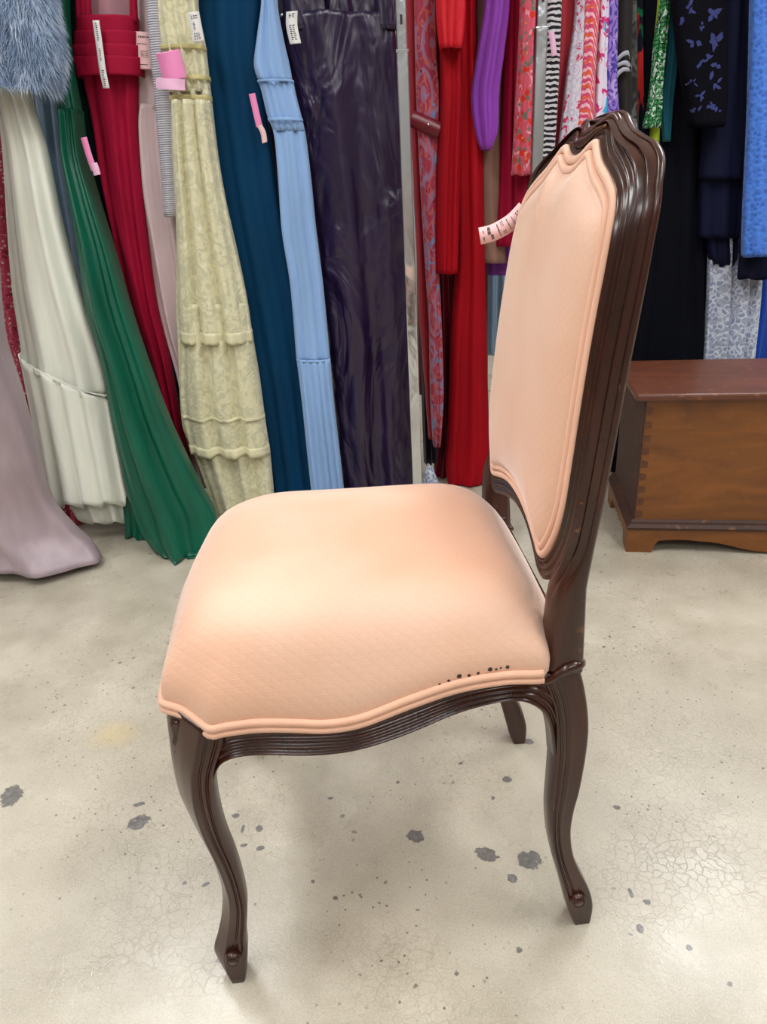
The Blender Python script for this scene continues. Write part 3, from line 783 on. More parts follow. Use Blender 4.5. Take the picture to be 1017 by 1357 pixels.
M['blush'] = fabric('blush_crepe', (212, 188, 190), 0.6, 0.3, vary=0.05)
M['lining'] = fabric('dusty_rose_lining', (180, 130, 138), 0.7)
m = NT('silver_rib_knit'); cz = m.co(); m.base(m.mix(m.wave(62, cz, 0, 'Z'), (150, 148, 160), (206, 204, 212))); m.set(Roughness=0.6); m.bump(m.wave(62, cz, 0, 'Z'), 0.6, 0.003); M['knit'] = m.m
m = NT('butter_lace'); co = m.co(); fl_ = m.noise(22, co, 4, 0.6, 2.5); c = m.mix(m.mask(fl_, 0.48, 0.56), (222, 216, 180), (204, 199, 166)); c = m.mix(m.math('MULTIPLY', m.mask(m.voro(26, co), 0.30, 0.1), 0.6), c, (236, 234, 206)); m.base(c); m.set(Roughness=0.75, Sheen_Weight=0.2); m.bump(m.math('ADD', m.noise(110, co, 3), fl_), 0.45, 0.006); M['lace'] = m.m
M['lace_trim'] = fabric('butter_lace_trim', (226, 220, 182), 0.6, wr=0.6, vert=False)
M['lace_band'] = fabric('old_gold_band', (196, 184, 128), 0.5, wr=0.5, vert=False)
M['teal'] = fabric('deep_teal_crepe', (0, 54, 88), 0.75, 0.15, 0.0, vary=0.1)
M['sky'] = fabric('sky_blue_cotton', (142, 176, 222), 0.8, 0.2, vary=0.06)
m = NT('aubergine_satin'); wn = m.noise(6, m.co((1, 1, .45)), 3, .45, 1.7); m.base(m.mix(wn, (24, 9, 36), (42, 20, 62))); m.set(Roughness=.33, Specular_IOR_Level=.7); m.bump(wn, .9, .045); M['purple'] = m.m
M['coral'] = fabric('coral_crepe', (178, 44, 56), 0.8, vary=0.1)
M['paisley'] = printed('paisley_silk', (160, 52, 74), [('ring', 16, .25, .4, (150, 110, 140), (1, 1, 0.55)), ('ring', 34, .3, .42, (186, 90, 84), (1, 1, 0.6)), ('vor', 40, .16, .1, (120, 8, 40), (1, 1, .7)), ('noise', 40, .6, .64, (120, 132, 170), (1, 1, .5))])
M['belt'] = fabric('oxblood_satin', (110, 6, 28), 0.35, 0.5, 0)
M['nightpurple'] = fabric('black_purple_cloth', (30, 12, 36), 0.7)
M['red'] = fabric('scarlet_jersey', (160, 2, 20), 0.75, 0.2, 0.0, vary=0.08)
M['redbright'] = fabric('bright_red_satin', (200, 12, 30), 0.5, 0.4, 0.0, vary=0.06)
M['violet'] = fabric('orchid_purple_silk', (138, 58, 172), 0.55, 0.35, 0.1, vary=0.1)
M['tan'] = fabric('taupe_ponte', (160, 122, 106), 0.8, vary=0.06)
M['pinkfloral'] = printed('pink_rose_print', (222, 98, 118), [('noise', 34, .60, .63, (246, 170, 186), (1, 1, 1)), ('noise', 48, .56, .59, (110, 126, 112), (1, 1, 1)), ('vor', 44, .40, .34, (226, 60, 44), (1, 1, 1)), ('vor', 44, .16, .12, (246, 150, 80), (1, 1, 1))])
M['zebra'] = printed('zebra_print', (214, 212, 216), [('wavez', 24, .45, .55, (28, 26, 34), (1, 1, 1))])
M['rosecoral'] = fabric('rose_coral_cloth', (196, 62, 74), 0.7)
M['whitepink'] = printed('white_and_rose_print', (222, 216, 228), [('noise', 34, .56, .59, (214, 60, 100), (1, 1, 1)), ('ring', 40, .3, .4, (200, 190, 214), (1, 1, 1))])
M['pinkstripe'] = printed('pink_feather_stripe', (220, 80, 120), [('waved', 46, .5, .62, (250, 190, 206), (1, 1, .8)), ('waved', 27, .78, .86, (236, 100, 70), (1, 1, .8))])
M['multi'] = printed('pink_blue_lime_print', (232, 224, 240), [('noise', 44, .54, .57, (220, 50, 130), (1, 1, .8)), ('noise', 26, .56, .59, (60, 170, 210), (1, 1, .6)), ('noise', 18, .62, .65, (150, 200, 50), (1, 1, .6))])
M['lavender'] = printed('lavender_paisley', (150, 122, 206), [('ring', 40, .28, .38, (74, 60, 160), (1, 1, .7)), ('noise', 40, .62, .66, (190, 170, 230), (1, 1, 1))])
M['umber'] = fabric('dark_umber_cloth', (44, 38, 38), 0.8)
M['camo'] = printed('grey_camouflage', (74, 74, 70), [('noise', 24, .5, .52, (48, 46, 44), (1, 1, .8)), ('noise', 34, .58, .6, (98, 98, 92), (1, 1, .8))])
M['greystrap'] = fabric('silver_grey_strap', (176, 176, 188), 0.4, 0.5)
M['tropical'] = printed('tropical_red_green_print', (10, 14, 36), [('noise', 10, .50, .52, (196, 40, 36), (1, 1, .5)), ('noise', 12, .56, .58, (0, 110, 66), (1, 1, .4))])
M['navy'] = fabric('navy_jersey', (13, 18, 46), 0.8, 0.2, 0.0)
M['chartreuse'] = fabric('chartreuse_cloth', (164, 190, 40), 0.7)
m = NT('green_white_geometric'); co = m.co(); gz = m.wave(34, co, 1.0, 'Z'); gx = m.wave(40, co, 1.0, 'X'); c = m.mix(m.mask(gz, .25, .15), (40, 150, 70), (10, 40, 24)); c = m.mix(m.mask(gx, .25, .15), c, (10, 40, 24)); c = m.mix(m.mask(m.noise(50, co, 3, .5, 2), .54, .57), c, (206, 220, 210)); m.base(c); m.set(Roughness=0.75); M['geogreen'] = m.m
M['tealblue'] = fabric('peacock_teal_cloth', (0, 84, 100), 0.7)
M['black'] = fabric('black_navy_crepe', (7, 9, 19), 0.85, 0.12, 0.0)
M['embroid'] = fabric('black_mesh_cloth', (7, 7, 16), 0.8, 0.1, 0.0)
M['embthread'] = fabric('slate_blue_thread', (48, 56, 118), 0.6, 0.3, 0.2)
m = NT('pale_blue_lace'); co = m.co(); e_ = m.voro(62, co, 'DISTANCE_TO_EDGE'); c = m.mix(m.mask(e_, .08, .2), (214, 220, 232), (146, 158, 186)); c = m.mix(m.mask(m.noise(34, co, 3, .5, 2), .52, .56), c, (170, 178, 196)); m.base(c); m.set(Roughness=.7); m.bump(e_, .5, .006); M['bluelace'] = m.m
m = NT('cobalt_knit'); co = m.co(); k_ = m.voro(80, co); m.base(m.mix(m.mask(k_, .2, .5), (52, 104, 206), (70, 128, 226))); m.set(Roughness=.75, Sheen_Weight=.3); m.bump(k_, .8, .004); M['cobalt'] = m.m
M['royal'] = fabric('royal_blue_cloth', (24, 74, 178), 0.7)

# left rack ------------------------------------------------
RZ = 1.72
rows = [(-190, -150, -60, 1.86), (200, -180, -14, 1.84), (330, -185, -8, 1.82), (440, -190, 2, 1.80), (520, -195, 26, 1.80), (600, -200, 48, 1.80), (660, -200, 66, 1.82), (700, -200, 98, 1.83), (722, -190, 122, 1.82), (742, -170, 134, 1.80)]
single('satin_gown', 'mauve satin gown at the left edge, its hem pooling on the floor', 'gown', GL, rows, 1.8, M['mauve'], b=0.08, nf=2.2, amp=0.022, seed=3, drift=0.5, hem=0.0)
rows = [(-190, -60, 20, 2.2), (150, -60, 30), (400, -40, 60), (560, 0, 90), (640, 40, 108), (702, 62, 116)]
single('floral_dress', 'red and pink small floral dress mostly hidden behind the ivory dress', 'dress', GL, rows, 2.12, M['floralred'], b=0.03, seed=4, hem=0.01)
rows = [(-190, 30, 80), (60, 30, 90), (200, 48, 100), (330, 60, 125), (450, 90, 140), (620, 110, 165), (668, 120, 172)]
single('chiffon_gown', 'pale dusty blue gown hanging between the ivory dress and the emerald gown', 'gown', GL, rows, 2.14, M['paleblue'], b=0.035, seed=5)
rows = [(-190, -30, 30, 2.0), (0, -28, 30), (90, -8, 32), (200, 8, 60), (300, 14, 82), (380, 20, 104), (450, 30, 126), (500, 36, 140), (560, 44, 150), (620, 52, 162), (690, 90, 178)]
t, og = root('tiered_dress', 'ivory dress with a gathered ruffle hem, below the blue fur stole', 'dress', GL, rows, 1.98)
cloth('skirt', rows, 1.98, M['mint_cream'], t, b=0.040, nf=2.6, amp=0.012, seed=11, span=(-190, 520), drift=.1, origin=og)
rows2 = [(498, 35, 141), (560, 46, 153), (610, 54, 163), (646, 60, 170), (662, 62, 174)]
cloth('ruffle', rows2, 1.975, M['mint_cream'], t, b=0.056, nf=4.5, amp=0.016, amp_top=.5, seed=12, hem=0.03, origin=og, drift=.1, slant=0.12)
cloth('gathered_seam', [(496, 35, 141), (501, 36, 142), (520, 40, 146)], 1.975, M['mint_cream'], t, b=0.057, nf=11, amp=0.003, amp_top=1, seed=15, span=(496, 501), grow=.001, origin=og, slant=0.12, step=1.5)
rows3 = [(560, 60, 156), (620, 74, 166), (688, 106, 178)]
cloth('underskirt', rows3, 2.0, M['mint_cream'], t, b=0.035, nf=3, amp=0.014, seed=14, hem=0.02, origin=og)

# blue fur stole: body plus many fine hairs
t = empty('fur_stole', ony(35, 60, 1.93), 0, 'fluffy light blue fur stole hung over the ivory dress, top left corner', 'stole', None)
og = tuple(ony(35, 60, 1.93))
frows = [(-190, -50, 34), (-60, -50, 56), (20, -46, 70), (70, -40, 78), (100, -24, 76), (120, 0, 68)]
body = cloth('stole_body', frows, 1.93, fabric('blue_fur_skin', (120, 142, 170), 0.9), t, b=0.06, nf=1.5, amp=0.01, seed=21, origin=og, step=12)
body.modifiers.clear()
m = NT('blue_fox_fur'); fn = m.noise(26, m.co((1, 1, .6)), 4); m.base(m.ramp(fn, [(0.3, (122, 144, 176)), (0.5, (168, 188, 216)), (0.72, (218, 228, 242))])); m.set(Roughness=.55, Specular_IOR_Level=.3, Sheen_Weight=.4); M['fur'] = m.m
V, F = [], []
fr = random.Random(5); me = body.data; me.calc_loop_triangles()
pols = [p for p in me.polygons if p.center[2] + og[2] < 1.46]
ar = np.cumsum([p.area for p in pols])
for _ in range(15000):
    p = pols[min(int(np.searchsorted(ar, fr.random() * ar[-1])), len(pols) - 1)]
    vs = [me.vertices[i].co for i in p.vertices]; a, b_ = fr.random(), fr.random()
    c_ = vs[0].lerp(vs[1], a).lerp(vs[3].lerp(vs[2], a), b_)
    nn_ = p.normal.copy(); nn_ = nn_ if nn_.dot(c_ - Vector((0, 0, c_[2]))) > 0 else -nn_
    d1 = (nn_ * fr.uniform(.5, 1.0) + Vector((fr.uniform(-.35, .35), fr.uniform(-.2, .2), -fr.uniform(.5, 1.1)))).normalized()
    ln_ = fr.uniform(.014, .034); wv_ = d1.cross(Vector((fr.uniform(-1, 1), fr.uniform(-1, 1), fr.uniform(-1, 1)))).normalized() * 0.0007
    d2 = (d1 + Vector((0, 0, -.7))).normalized()
    p1_ = c_ + d1 * ln_ * .55; p2_ = p1_ + d2 * ln_ * .5
    k = len(V); V += [c_ - wv_, c_ + wv_, p1_ + wv_ * .8, p1_ - wv_ * .8, p2_]; F += [(k, k + 1, k + 2, k + 3), (k + 3, k + 2, k + 4)]
o = mesh('fur', V, F, M['fur'], t); o['kind'] = 'stuff'

rows = [(-190, 66, 112, 2.2), (0, 60, 108), (100, 72, 126), (200, 92, 140), (300, 118, 156), (400, 150, 180), (520, 180, 215), (640, 200, 250)]
single('velvet_gown', 'very dark bottle green gown between the emerald gown and the crimson dress', 'gown', GL, rows, 2.16, M['darkgreen'], b=0.03, seed=6)
rows = [(-190, 62, 92, 2.08), (0, 58, 90, 2.06), (90, 70, 96, 2.04), (145, 80, 106, 2.03), (200, 84, 112, 2.02), (260, 94, 128, 2.0), (330, 106, 150, 1.98), (400, 114, 170, 1.96), (480, 136, 196, 1.94), (560, 150, 226, 1.92), (640, 168, 264, 1.9), (690, 182, 288, 1.88), (722, 200, 286, 1.86), (746, 226, 262, 1.85)]
t, og = root('emerald_gown', 'long emerald green satin gown sweeping down to the floor', 'gown', GL, rows, 2.0)
cloth('skirt', rows, 2.0, M['emerald'], t, b=0.045, nf=1.7, amp=0.020, amp_top=.25, seed=31, span=(146, 746), drift=.25, origin=og)
cloth('bodice', rows, 2.0, M['emerald'], t, b=0.03, nf=1.5, amp=0.006, seed=32, span=(-190, 150), grow=0.001, origin=og)
cloth('train', [(640, 160, 250, 1.99), (690, 166, 250, 1.99), (716, 168, 232, 1.99)], 1.99, M['emerald'], t, b=0.03, nf=2.5, amp=0.012, seed=33, hem=0.02, origin=og)
hangtag(t, og, [(111, 182), (118, 206), (125, 226)], 1.95, 7, M['tag_pink']); hangtag(t, og, [(124, 216), (127, 224), (129, 232)], 1.948, 8, M['tag_lpink'], 'price_tag')

rows = [(-190, 100, 180), (22, 104, 182), (60, 104, 182), (100, 112, 183), (160, 124, 184), (250, 138, 190), (330, 156, 198), (400, 172, 208), (470, 196, 224), (560, 222, 240), (640, 235, 262)]
t, og = root('crimson_dress', 'crimson dress with pleated bands across the bust and a white paper strip', 'dress', GL, rows, 2.1)
cloth('skirt', rows, 2.1, M['crimson'], t, b=0.035, nf=2, amp=0.012, seed=41, span=(96, 640), drift=.1, origin=og)
for i, (a, b_, g_) in enumerate([(24, 52, .000), (44, 66, .004), (62, 84, .008), (78, 103, .012)]):
    o = cloth('pleated_band', rows, 2.085, M['crimson'], t, b=0.040, nf=1, amp=0.004, seed=42, span=(a, b_), grow=g_ + 0.002, origin=og, step=3)
for (l0, l1, r0, r1) in [(94, 100, 118, 124), (168, 172, 178, 184)]:
    cloth('shoulder_strap', [(-190, l0 + 10, r0 + 8), (-60, l0 + 4, r0), (30, l1 + 2, r1 - 2)], 2.07, M['crimson'], t, b=0.008, nf=1, amp=0.002, seed=3, origin=og)
cloth('lining', [(-190, 112, 176), (0, 108, 180), (60, 108, 180)], 2.11, M['lining'], t, b=0.012, nf=1, amp=0.004, seed=3, origin=og)['label'] = 'dusty rose lining'
hangtag(t, og, [(127, 27), (132, 62), (136, 92), (141, 117)], 2.02, 7, M['tag_white'], prn=[(.03, .3, .3, .7, 9, 1), (.4, .6, .3, .7, 8, 1), (.72, .97, .25, .75, 9, 1)])

rows = [(-190, 186, 220), (0, 184, 222), (60, 184, 224), (120, 184, 226), (165, 177, 230), (240, 180, 240), (320, 194, 250), (420, 214, 262), (520, 240, 290), (640, 252, 320)]
t, og = root('blush_dress', 'pale blush pink dress beside the crimson dress, partly under a ribbed silver knit', 'dress', GL, rows, 2.13)
cloth('skirt', rows, 2.13, M['blush'], t, b=0.04, nf=2.2, amp=0.012, amp_top=.6, seed=51, span=(140, 640), drift=.1, origin=og)
cloth('bodice', rows, 2.13, M['blush'], t, b=0.033, nf=1, amp=0.003, seed=52, span=(-190, 146), origin=og)
hangtag(t, og, [(190, 42), (191, 66), (194, 92)], 2.065, 19, M['tag_pale'], prn=[(.1, .2, .2, .8, 1, 6), (.3, .36, .15, .7, 1, 8), (.5, .7, .3, .7, 4, 4), (.86, .9, .1, .95, 1, 1)])
rows = [(-190, 194, 214), (0, 196, 214), (130, 206, 227), (230, 215, 232), (287, 219, 233)]
single('ribbed_cardigan', 'narrow silver grey ribbed knit against the butter yellow lace dress', 'cardigan', GL, rows, 2.04, M['knit'], b=0.012, nf=1, amp=0.002, seed=53)

rows = [(-190, 206, 262), (0, 206, 262), (60, 212, 272), (130, 226, 280), (200, 229, 288), (260, 233, 298), (340, 235, 316), (400, 234, 328), (440, 236, 334), (500, 238, 344), (560, 242, 352), (600, 258, 358), (690, 290, 366)]
t, og = root('lace_dress', 'butter yellow tiered lace dress with gathered waist bands', 'dress', GL, rows, 2.06)
cloth('skirt', rows, 2.06, M['lace'], t, b=0.035, nf=3, amp=0.014, seed=61, span=(120, 690), drift=.12, origin=og)
cloth('bodice', rows, 2.06, M['lace'], t, b=0.04, nf=4, amp=0.006, amp_top=1, seed=62, span=(-190, 124), drift=.1, origin=og)
TR = [(-190, 206, 262), (130, 227, 279), (200, 229, 288), (300, 234, 306), (400, 236, 328), (456, 240, 336), (520, 240, 346), (600, 254, 358)]
cloth('tier', TR, 2.04, M['lace'], t, b=0.040, nf=3.2, amp=0.018, amp_top=.4, seed=63, span=(134, 450), hem=0.0, origin=og, drift=.1)
cloth('tier', TR, 2.045, M['lace'], t, b=0.036, nf=3.2, amp=0.016, amp_top=.4, seed=64, span=(400, 598), origin=og, drift=.1)
cloth('tier_trim', TR, 2.036, M['lace_trim'], t, b=0.0405, nf=3.2, amp=0.018, amp_top=.4, seed=63, grow=.0015, span=(437, 452), origin=og, drift=.1, step=3)
cloth('tier_trim', TR, 2.041, M['lace_trim'], t, b=0.0365, nf=3.2, amp=0.016, amp_top=.4, seed=64, grow=.0012, span=(549, 553), origin=og, drift=.1, step=1.5)
cloth('tier_trim', TR, 2.041, M['lace_trim'], t, b=0.0365, nf=3.2, amp=0.016, amp_top=.4, seed=64, grow=.0015, span=(588, 600), origin=og, drift=.1, step=3)
for a, b_ in ((62, 68), (102, 108), (128, 135)):
    cloth('waist_band', rows, 2.055, M['lace_band'], t, b=0.042, nf=9, amp=0.002, seed=62, span=(a, b_), grow=.0012, origin=og, step=2)
hangtag(t, og, [(222, 68), (227, 85), (232, 106)], 1.99, 26, M['tag_pink'], label='hot pink paper tag')
hangtag(t, og, [(226, 104), (226, 112), (227, 119)], 1.986, 31, M['tag_lpink'], label='light pink paper tag')
hangtag(t, og, [(256, 16), (260, 36), (263, 55)], 1.99, 12, M['tag_white'], prn=[(.1, .25, .2, .8, 2, 3), (.35, .6, .25, .5, 5, 1), (.7, .95, .2, .8, 5, 3)])

rows = [(-190, 256, 345), (0, 256, 348), (60, 262, 344), (130, 272, 352), (200, 282, 362), (260, 290, 370), (330, 304, 382), (400, 318, 394), (480, 334, 404), (560, 348, 412), (690, 368, 424)]
t, og = root('teal_gown', 'plain deep teal gown between the yellow lace dress and the sky blue dress', 'gown', GL, rows, 2.12)
cloth('gown_body', rows, 2.12, M['teal'], t, b=0.04, nf=2, amp=0.008, amp_top=.7, seed=71, drift=.1, origin=og)
hangtag(t, og, [(334, 124), (339, 146), (344, 168)], 2.05, 7, M['tag_pink']); hangtag(t, og, [(344, 166), (349, 176), (351, 189)], 2.045, 6, M['tag_pale'])

rows = [(-190, 345, 372), (0, 347, 368), (50, 341, 376), (86, 337, 384), (118, 347, 390), (155, 356, 399), (176, 364, 404), (240, 370, 412), (300, 374, 418), (380, 386, 428), (476, 394, 437)]
t, og = root('sky_dress', 'light sky blue sleeveless dress with an elastic waist and gathered lower tier', 'dress', GL, rows, 2.07)
cloth('skirt', rows, 2.07, M['sky'], t, b=0.025, nf=2, amp=0.005, seed=81, span=(172, 478), drift=.1, origin=og)
cloth('bodice', rows, 2.07, M['sky'], t, b=0.03, nf=1.6, amp=0.006, amp_top=1, seed=82, span=(-190, 110), drift=.1, origin=og)
cloth('waist', rows, 2.07, M['sky'], t, b=0.029, nf=5, amp=0.003, amp_top=1, seed=84, span=(108, 174), drift=.1, origin=og)
cloth('ruffle', [(474, 394, 437), (540, 402, 443), (600, 408, 450), (690, 418, 460)], 2.065, M['sky'], t, b=0.030, nf=5, amp=0.006, amp_top=.5, seed=83, drift=.1, origin=og)
for a, b_ in ((107, 110), (157, 161), (474, 477)):
    cloth('seam', rows, 2.066, M['sky'], t, b=0.034, nf=5, amp=0.001, seed=84, span=(a, b_), grow=.0015, origin=og, step=1.5)

rows = [(-190, 378, 505), (10, 372, 520), (60, 374, 526), (120, 388, 530), (200, 403, 534), (300, 418, 540), (400, 428, 544), (500, 440, 548), (600, 449, 550), (690, 458, 553)]
t, og = root('aubergine_gown', 'dark aubergine satin gown with ruched centre and scooped neckline', 'gown', GL, rows, 2.14)
cloth('gown_body', rows, 2.14, M['purple'], t, b=0.05, nf=1.6, amp=0.014, amp_top=.8, seed=91, span=(20, 690), drift=.35, origin=og, n=110)
cloth('gown_back', [(-190, 386, 500), (10, 382, 516), (80, 384, 520)], 2.16, M['purple'], t, b=0.012, nf=2, amp=0.008, seed=92, origin=og)
cloth('shoulder_strap', [(-190, 384, 424), (-60, 372, 424), (40, 376, 436)], 2.11, M['purple'], t, b=0.014, nf=1, amp=0.004, seed=93, origin=og)
cloth('shoulder_strap', [(-190, 484, 506), (-60, 492, 518), (40, 500, 527)], 2.11, M['purple'], t, b=0.014, nf=1, amp=0.004, seed=94, origin=og)
hangtag(t, og, [(387, 15), (387, 35), (392, 58)], 2.055, 12, M['tag_white'], prn=[(.05, .2, .2, .8, 3, 2), (.4, .9, .25, .8, 8, 2)])

# middle rack ----------------------------------------------
def quick(name, label, cat, grp, Y, rows, mat, **kw): return single(name, label, cat, grp, rows, Y, M[mat], **kw)
quick('coral_gown', 'long coral red garment right beside the first chrome post', 'dress', GR, 2.24, [(-190, 536, 556), (0, 538, 560), (120, 542, 562), (300, 551, 566), (420, 556, 572), (470, 560, 574), (580, 568, 582)], 'coral', b=.02, nf=1, amp=.004, seed=101)
rows = [(-190, 548, 576), (60, 550, 578), (130, 552, 582), (260, 558, 578), (360, 564, 582), (440, 569, 586), (520, 570, 588), (590, 574, 584)]
t, og = root('paisley_robe', 'red and mauve paisley silk robe with an oxblood belt, between coral and scarlet', 'robe', GR, rows, 2.2)
cloth('robe_body', rows, 2.2, M['paisley'], t, b=.02, nf=1.4, amp=.006, seed=102, origin=og)
hangtag(t, og, [(544, 156), (562, 164), (584, 174)], 2.17, 17, M['belt'], 'belt')
V, F = lathe([(.0001, .004), (.003, .003), (.004, 0), (.0001, 0)], 12); Q = Matrix.Translation(ony(568, 165, 2.163)) @ Matrix.Rotation(pi / 2, 4, 'X'); V, F = xf((V, F), Q); mesh('snap', V, F, M['chrome'], t, True, og)
quick('night_skirt', 'narrow black-purple garment low behind the coral one', 'skirt', GR, 2.3, [(250, 548, 580), (420, 556, 576), (560, 560, 582), (612, 562, 580)], 'nightpurple', b=.02, seed=103)
quick('patterned_scarf', 'small pale blue and white cloth peeking out at floor level behind the seat', 'scarf', None, 2.2, [(620, 566, 574), (640, 560, 582), (662, 556, 590)], 'whitepink' if False else 'bluelace', b=.02, nf=2, amp=.004, seed=104)
quick('wine_gown', 'dark wine red gown in the gap left of the scarlet gown', 'gown', GR, 2.34, [(-190, 570, 600), (200, 572, 600), (400, 576, 612), (560, 580, 612), (634, 574, 606)], 'belt', b=.03, seed=105)
quick('scarlet_gown', 'longest scarlet red gown, its hem just above the floor', 'gown', GR, 2.26, [(-190, 604, 628), (60, 604, 630), (200, 600, 640), (330, 604, 642), (450, 598, 645), (560, 594, 648), (620, 591, 650), (643, 594, 640)], 'red', b=.04, nf=1.4, amp=.010, seed=106, hem=.006)
rows = [(-190, 580, 612), (0, 580, 616), (60, 583, 610), (120, 584, 612), (200, 580, 610), (300, 577, 608), (362, 577, 606)]
t, og = root('scarlet_dress', 'knee length scarlet dress with a cap sleeve, beside the paisley robe', 'dress', GR, rows, 2.19)
cloth('dress_body', rows, 2.19, M['red'], t, b=.032, nf=1.5, amp=.009, seed=107, origin=og, hem=.004)
cloth('sleeve', [(-190, 580, 614), (0, 578, 617), (40, 580, 615), (66, 583, 612)], 2.14, M['redbright'], t, b=.030, nf=1.6, amp=.006, amp_top=1, seed=108, drift=1.2, origin=og)
quick('taupe_skirt', 'plain taupe straight skirt below the orchid purple blouse', 'skirt', GR, 2.3, [(-190, 634, 668), (150, 634, 668), (250, 634, 667), (348, 639, 671)], 'tan', b=.025, nf=1, amp=.003, seed=109)
quick('purple_blouse', 'deep purple garment whose hem shows under the taupe skirt', 'blouse', GR, 2.36, [(-190, 640, 690), (200, 640, 690), (340, 645, 684), (364, 646, 682)], 'violet', b=.02, nf=2, amp=.005, seed=110)
quick('silk_blouse', 'orchid purple silk blouse hanging to a point', 'blouse', GR, 2.22, [(-190, 646, 674), (0, 642, 675), (70, 632, 668), (130, 624, 661), (170, 628, 660), (199, 637, 650)], 'violet', b=.03, nf=1.6, amp=.008, seed=111, drift=.2)
quick('wine_dress', 'dark red short dress between the orchid blouse and the pink rose print', 'dress', GR, 2.27, [(-190, 666, 700), (0, 668, 700), (170, 664, 700), (250, 662, 706), (326, 658, 712)], 'crimson', b=.03, nf=2, amp=.007, seed=112)
rows = [(-190, 692, 716), (0, 690, 716), (130, 684, 708), (222, 679, 706), (232, 678, 704)]
quick('rose_print_dress', 'pink dress printed with orange-red roses, left of the second chrome post', 'dress', GR, 2.2, rows, 'pinkfloral', b=.03, nf=1.5, amp=.006, seed=113, hem=.004)
rows = [(-190, 726, 746), (0, 724, 743), (130, 716, 738), (220, 710, 732), (300, 700, 724)]
t, og = root('zebra_blouse', 'black and white zebra striped garment right of the second chrome post', 'blouse', GR, rows, 2.2)
cloth('top_body', rows, 2.2, M['zebra'], t, b=.022, nf=1.2, amp=.004, seed=114, origin=og)
hangtag(t, og, [(731, 42), (733, 56), (735, 74)], 2.16, 6, M['tag_lpink'])
quick('rose_coral_dress', 'plain rose coral dress between the zebra stripes and the white rose print', 'dress', GR, 2.27, [(-190, 742, 770), (0, 740, 768), (120, 736, 760), (220, 722, 750), (320, 715, 745)], 'rosecoral', b=.02, nf=1.3, amp=.005, seed=115)
quick('white_rose_blouse', 'white blouse with rose pink blossoms above the top of the chair', 'blouse', GR, 2.22, [(-190, 762, 782), (0, 764, 785), (100, 752, 778), (170, 744, 772), (260, 730, 768)], 'whitepink', b=.02, nf=1.3, amp=.004, seed=116)
quick('feather_stripe_dress', 'pink dress with slanting feather stripes above the chair crest', 'dress', GR, 2.2, [(-190, 780, 800), (0, 776, 794), (100, 772, 788), (170, 766, 786), (280, 756, 780)], 'pinkstripe', b=.02, nf=1.2, amp=.004, seed=117)
quick('multicolour_dress', 'white dress with pink, blue and lime print', 'dress', GR, 2.22, [(-190, 796, 810), (0, 794, 808), (100, 790, 804), (170, 786, 804), (280, 778, 802)], 'multi', b=.02, nf=1.2, amp=.004, seed=118)
quick('lavender_blouse', 'lavender paisley blouse left of the dark umber garment', 'blouse', GR, 2.21, [(-190, 806, 818), (0, 806, 818), (100, 803, 817), (150, 804, 820), (280, 800, 826)], 'lavender', b=.02, nf=1.2, amp=.004, seed=119)
rows = [(-190, 815, 840), (0, 817, 838), (80, 816, 836), (180, 820, 836), (300, 822, 840)]
t, og = root('umber_blouse', 'dark umber garment with silver grey straps looped across it', 'blouse', GR, rows, 2.24)
cloth('top_body', rows, 2.24, M['umber'], t, b=.02, nf=1, amp=.005, seed=120, origin=og)
for pts in ([(811, 82), (818, 79), (826, 72), (833, 70), (835, 76)], [(813, 88), (820, 86), (828, 83), (834, 86), (837, 92)], [(816, 104), (820, 97), (827, 92), (834, 92), (837, 90)]):
    hangtag(t, og, pts, 2.2, 4.5, M['greystrap'], 'strap')
quick('camouflage_jacket', 'grey camouflage patterned garment', 'jacket', GR, 2.25, [(-190, 834, 846), (0, 832, 843), (100, 832, 844), (200, 832, 846), (300, 832, 850)], 'camo', b=.02, nf=1, amp=.004, seed=121)
quick('tropical_dress', 'black dress with red and green tropical leaves', 'dress', GR, 2.27, [(-190, 842, 870), (0, 842, 872), (100, 842, 868), (200, 838, 866), (300, 836, 866)], 'tropical', b=.02, nf=1.2, amp=.005, seed=122)
quick('chartreuse_dress', 'narrow chartreuse strip of a dress beside the green and white print', 'dress', GR, 2.22, [(-190, 874, 882), (0, 872, 880), (60, 868, 876), (130, 866, 874), (200, 862, 872)], 'chartreuse', b=.014, nf=1, amp=.002, seed=123)
quick('green_print_dress', 'green and white geometric print garment ending beside the chair crest', 'dress', GR, 2.2, [(-190, 880, 888), (0, 877, 886), (60, 868, 882), (100, 865, 878), (140, 860, 876), (170, 853, 874)], 'geogreen', b=.02, nf=1, amp=.004, seed=124)
quick('peacock_blouse', 'peacock teal garment between green print and blue embroidery', 'blouse', GB, 2.22, [(-190, 882, 902), (0, 884, 900), (80, 880, 896), (140, 874, 890), (188, 878, 886)], 'tealblue', b=.02, nf=1, amp=.004, seed=125)

# right rack -----------------------------------------------
rows = [(-190, 890, 965), (0, 892, 962), (80, 900, 962), (130, 908, 962), (168, 914, 958)]
t, og = root('embroidered_jacket', 'black garment with slate blue embroidered leaves and flowers on its sleeve', 'jacket', GB, rows, 2.14)
slv = cloth('sleeve', rows, 2.14, M['embroid'], t, b=.035, nf=1, amp=.004, seed=131, origin=og)
def leafvf(c, ang, ln_, wd):
    V = []; N = 8; c = np.array(c)
    e1 = np.array([cos(ang), 0, sin(ang)]); e2 = np.array([-sin(ang), 0, cos(ang)])
    U = [c + e1 * ln_ * i / N + e2 * wd * sin(pi * (i / N) ** .8) - np.array([0, .0015, 0]) for i in range(N + 1)] + [c + e1 * ln_ * i / N - e2 * wd * sin(pi * (i / N) ** .8) - np.array([0, .0015, 0]) for i in range(N - 1, 0, -1)]
    return U, [tuple(range(len(U)))]
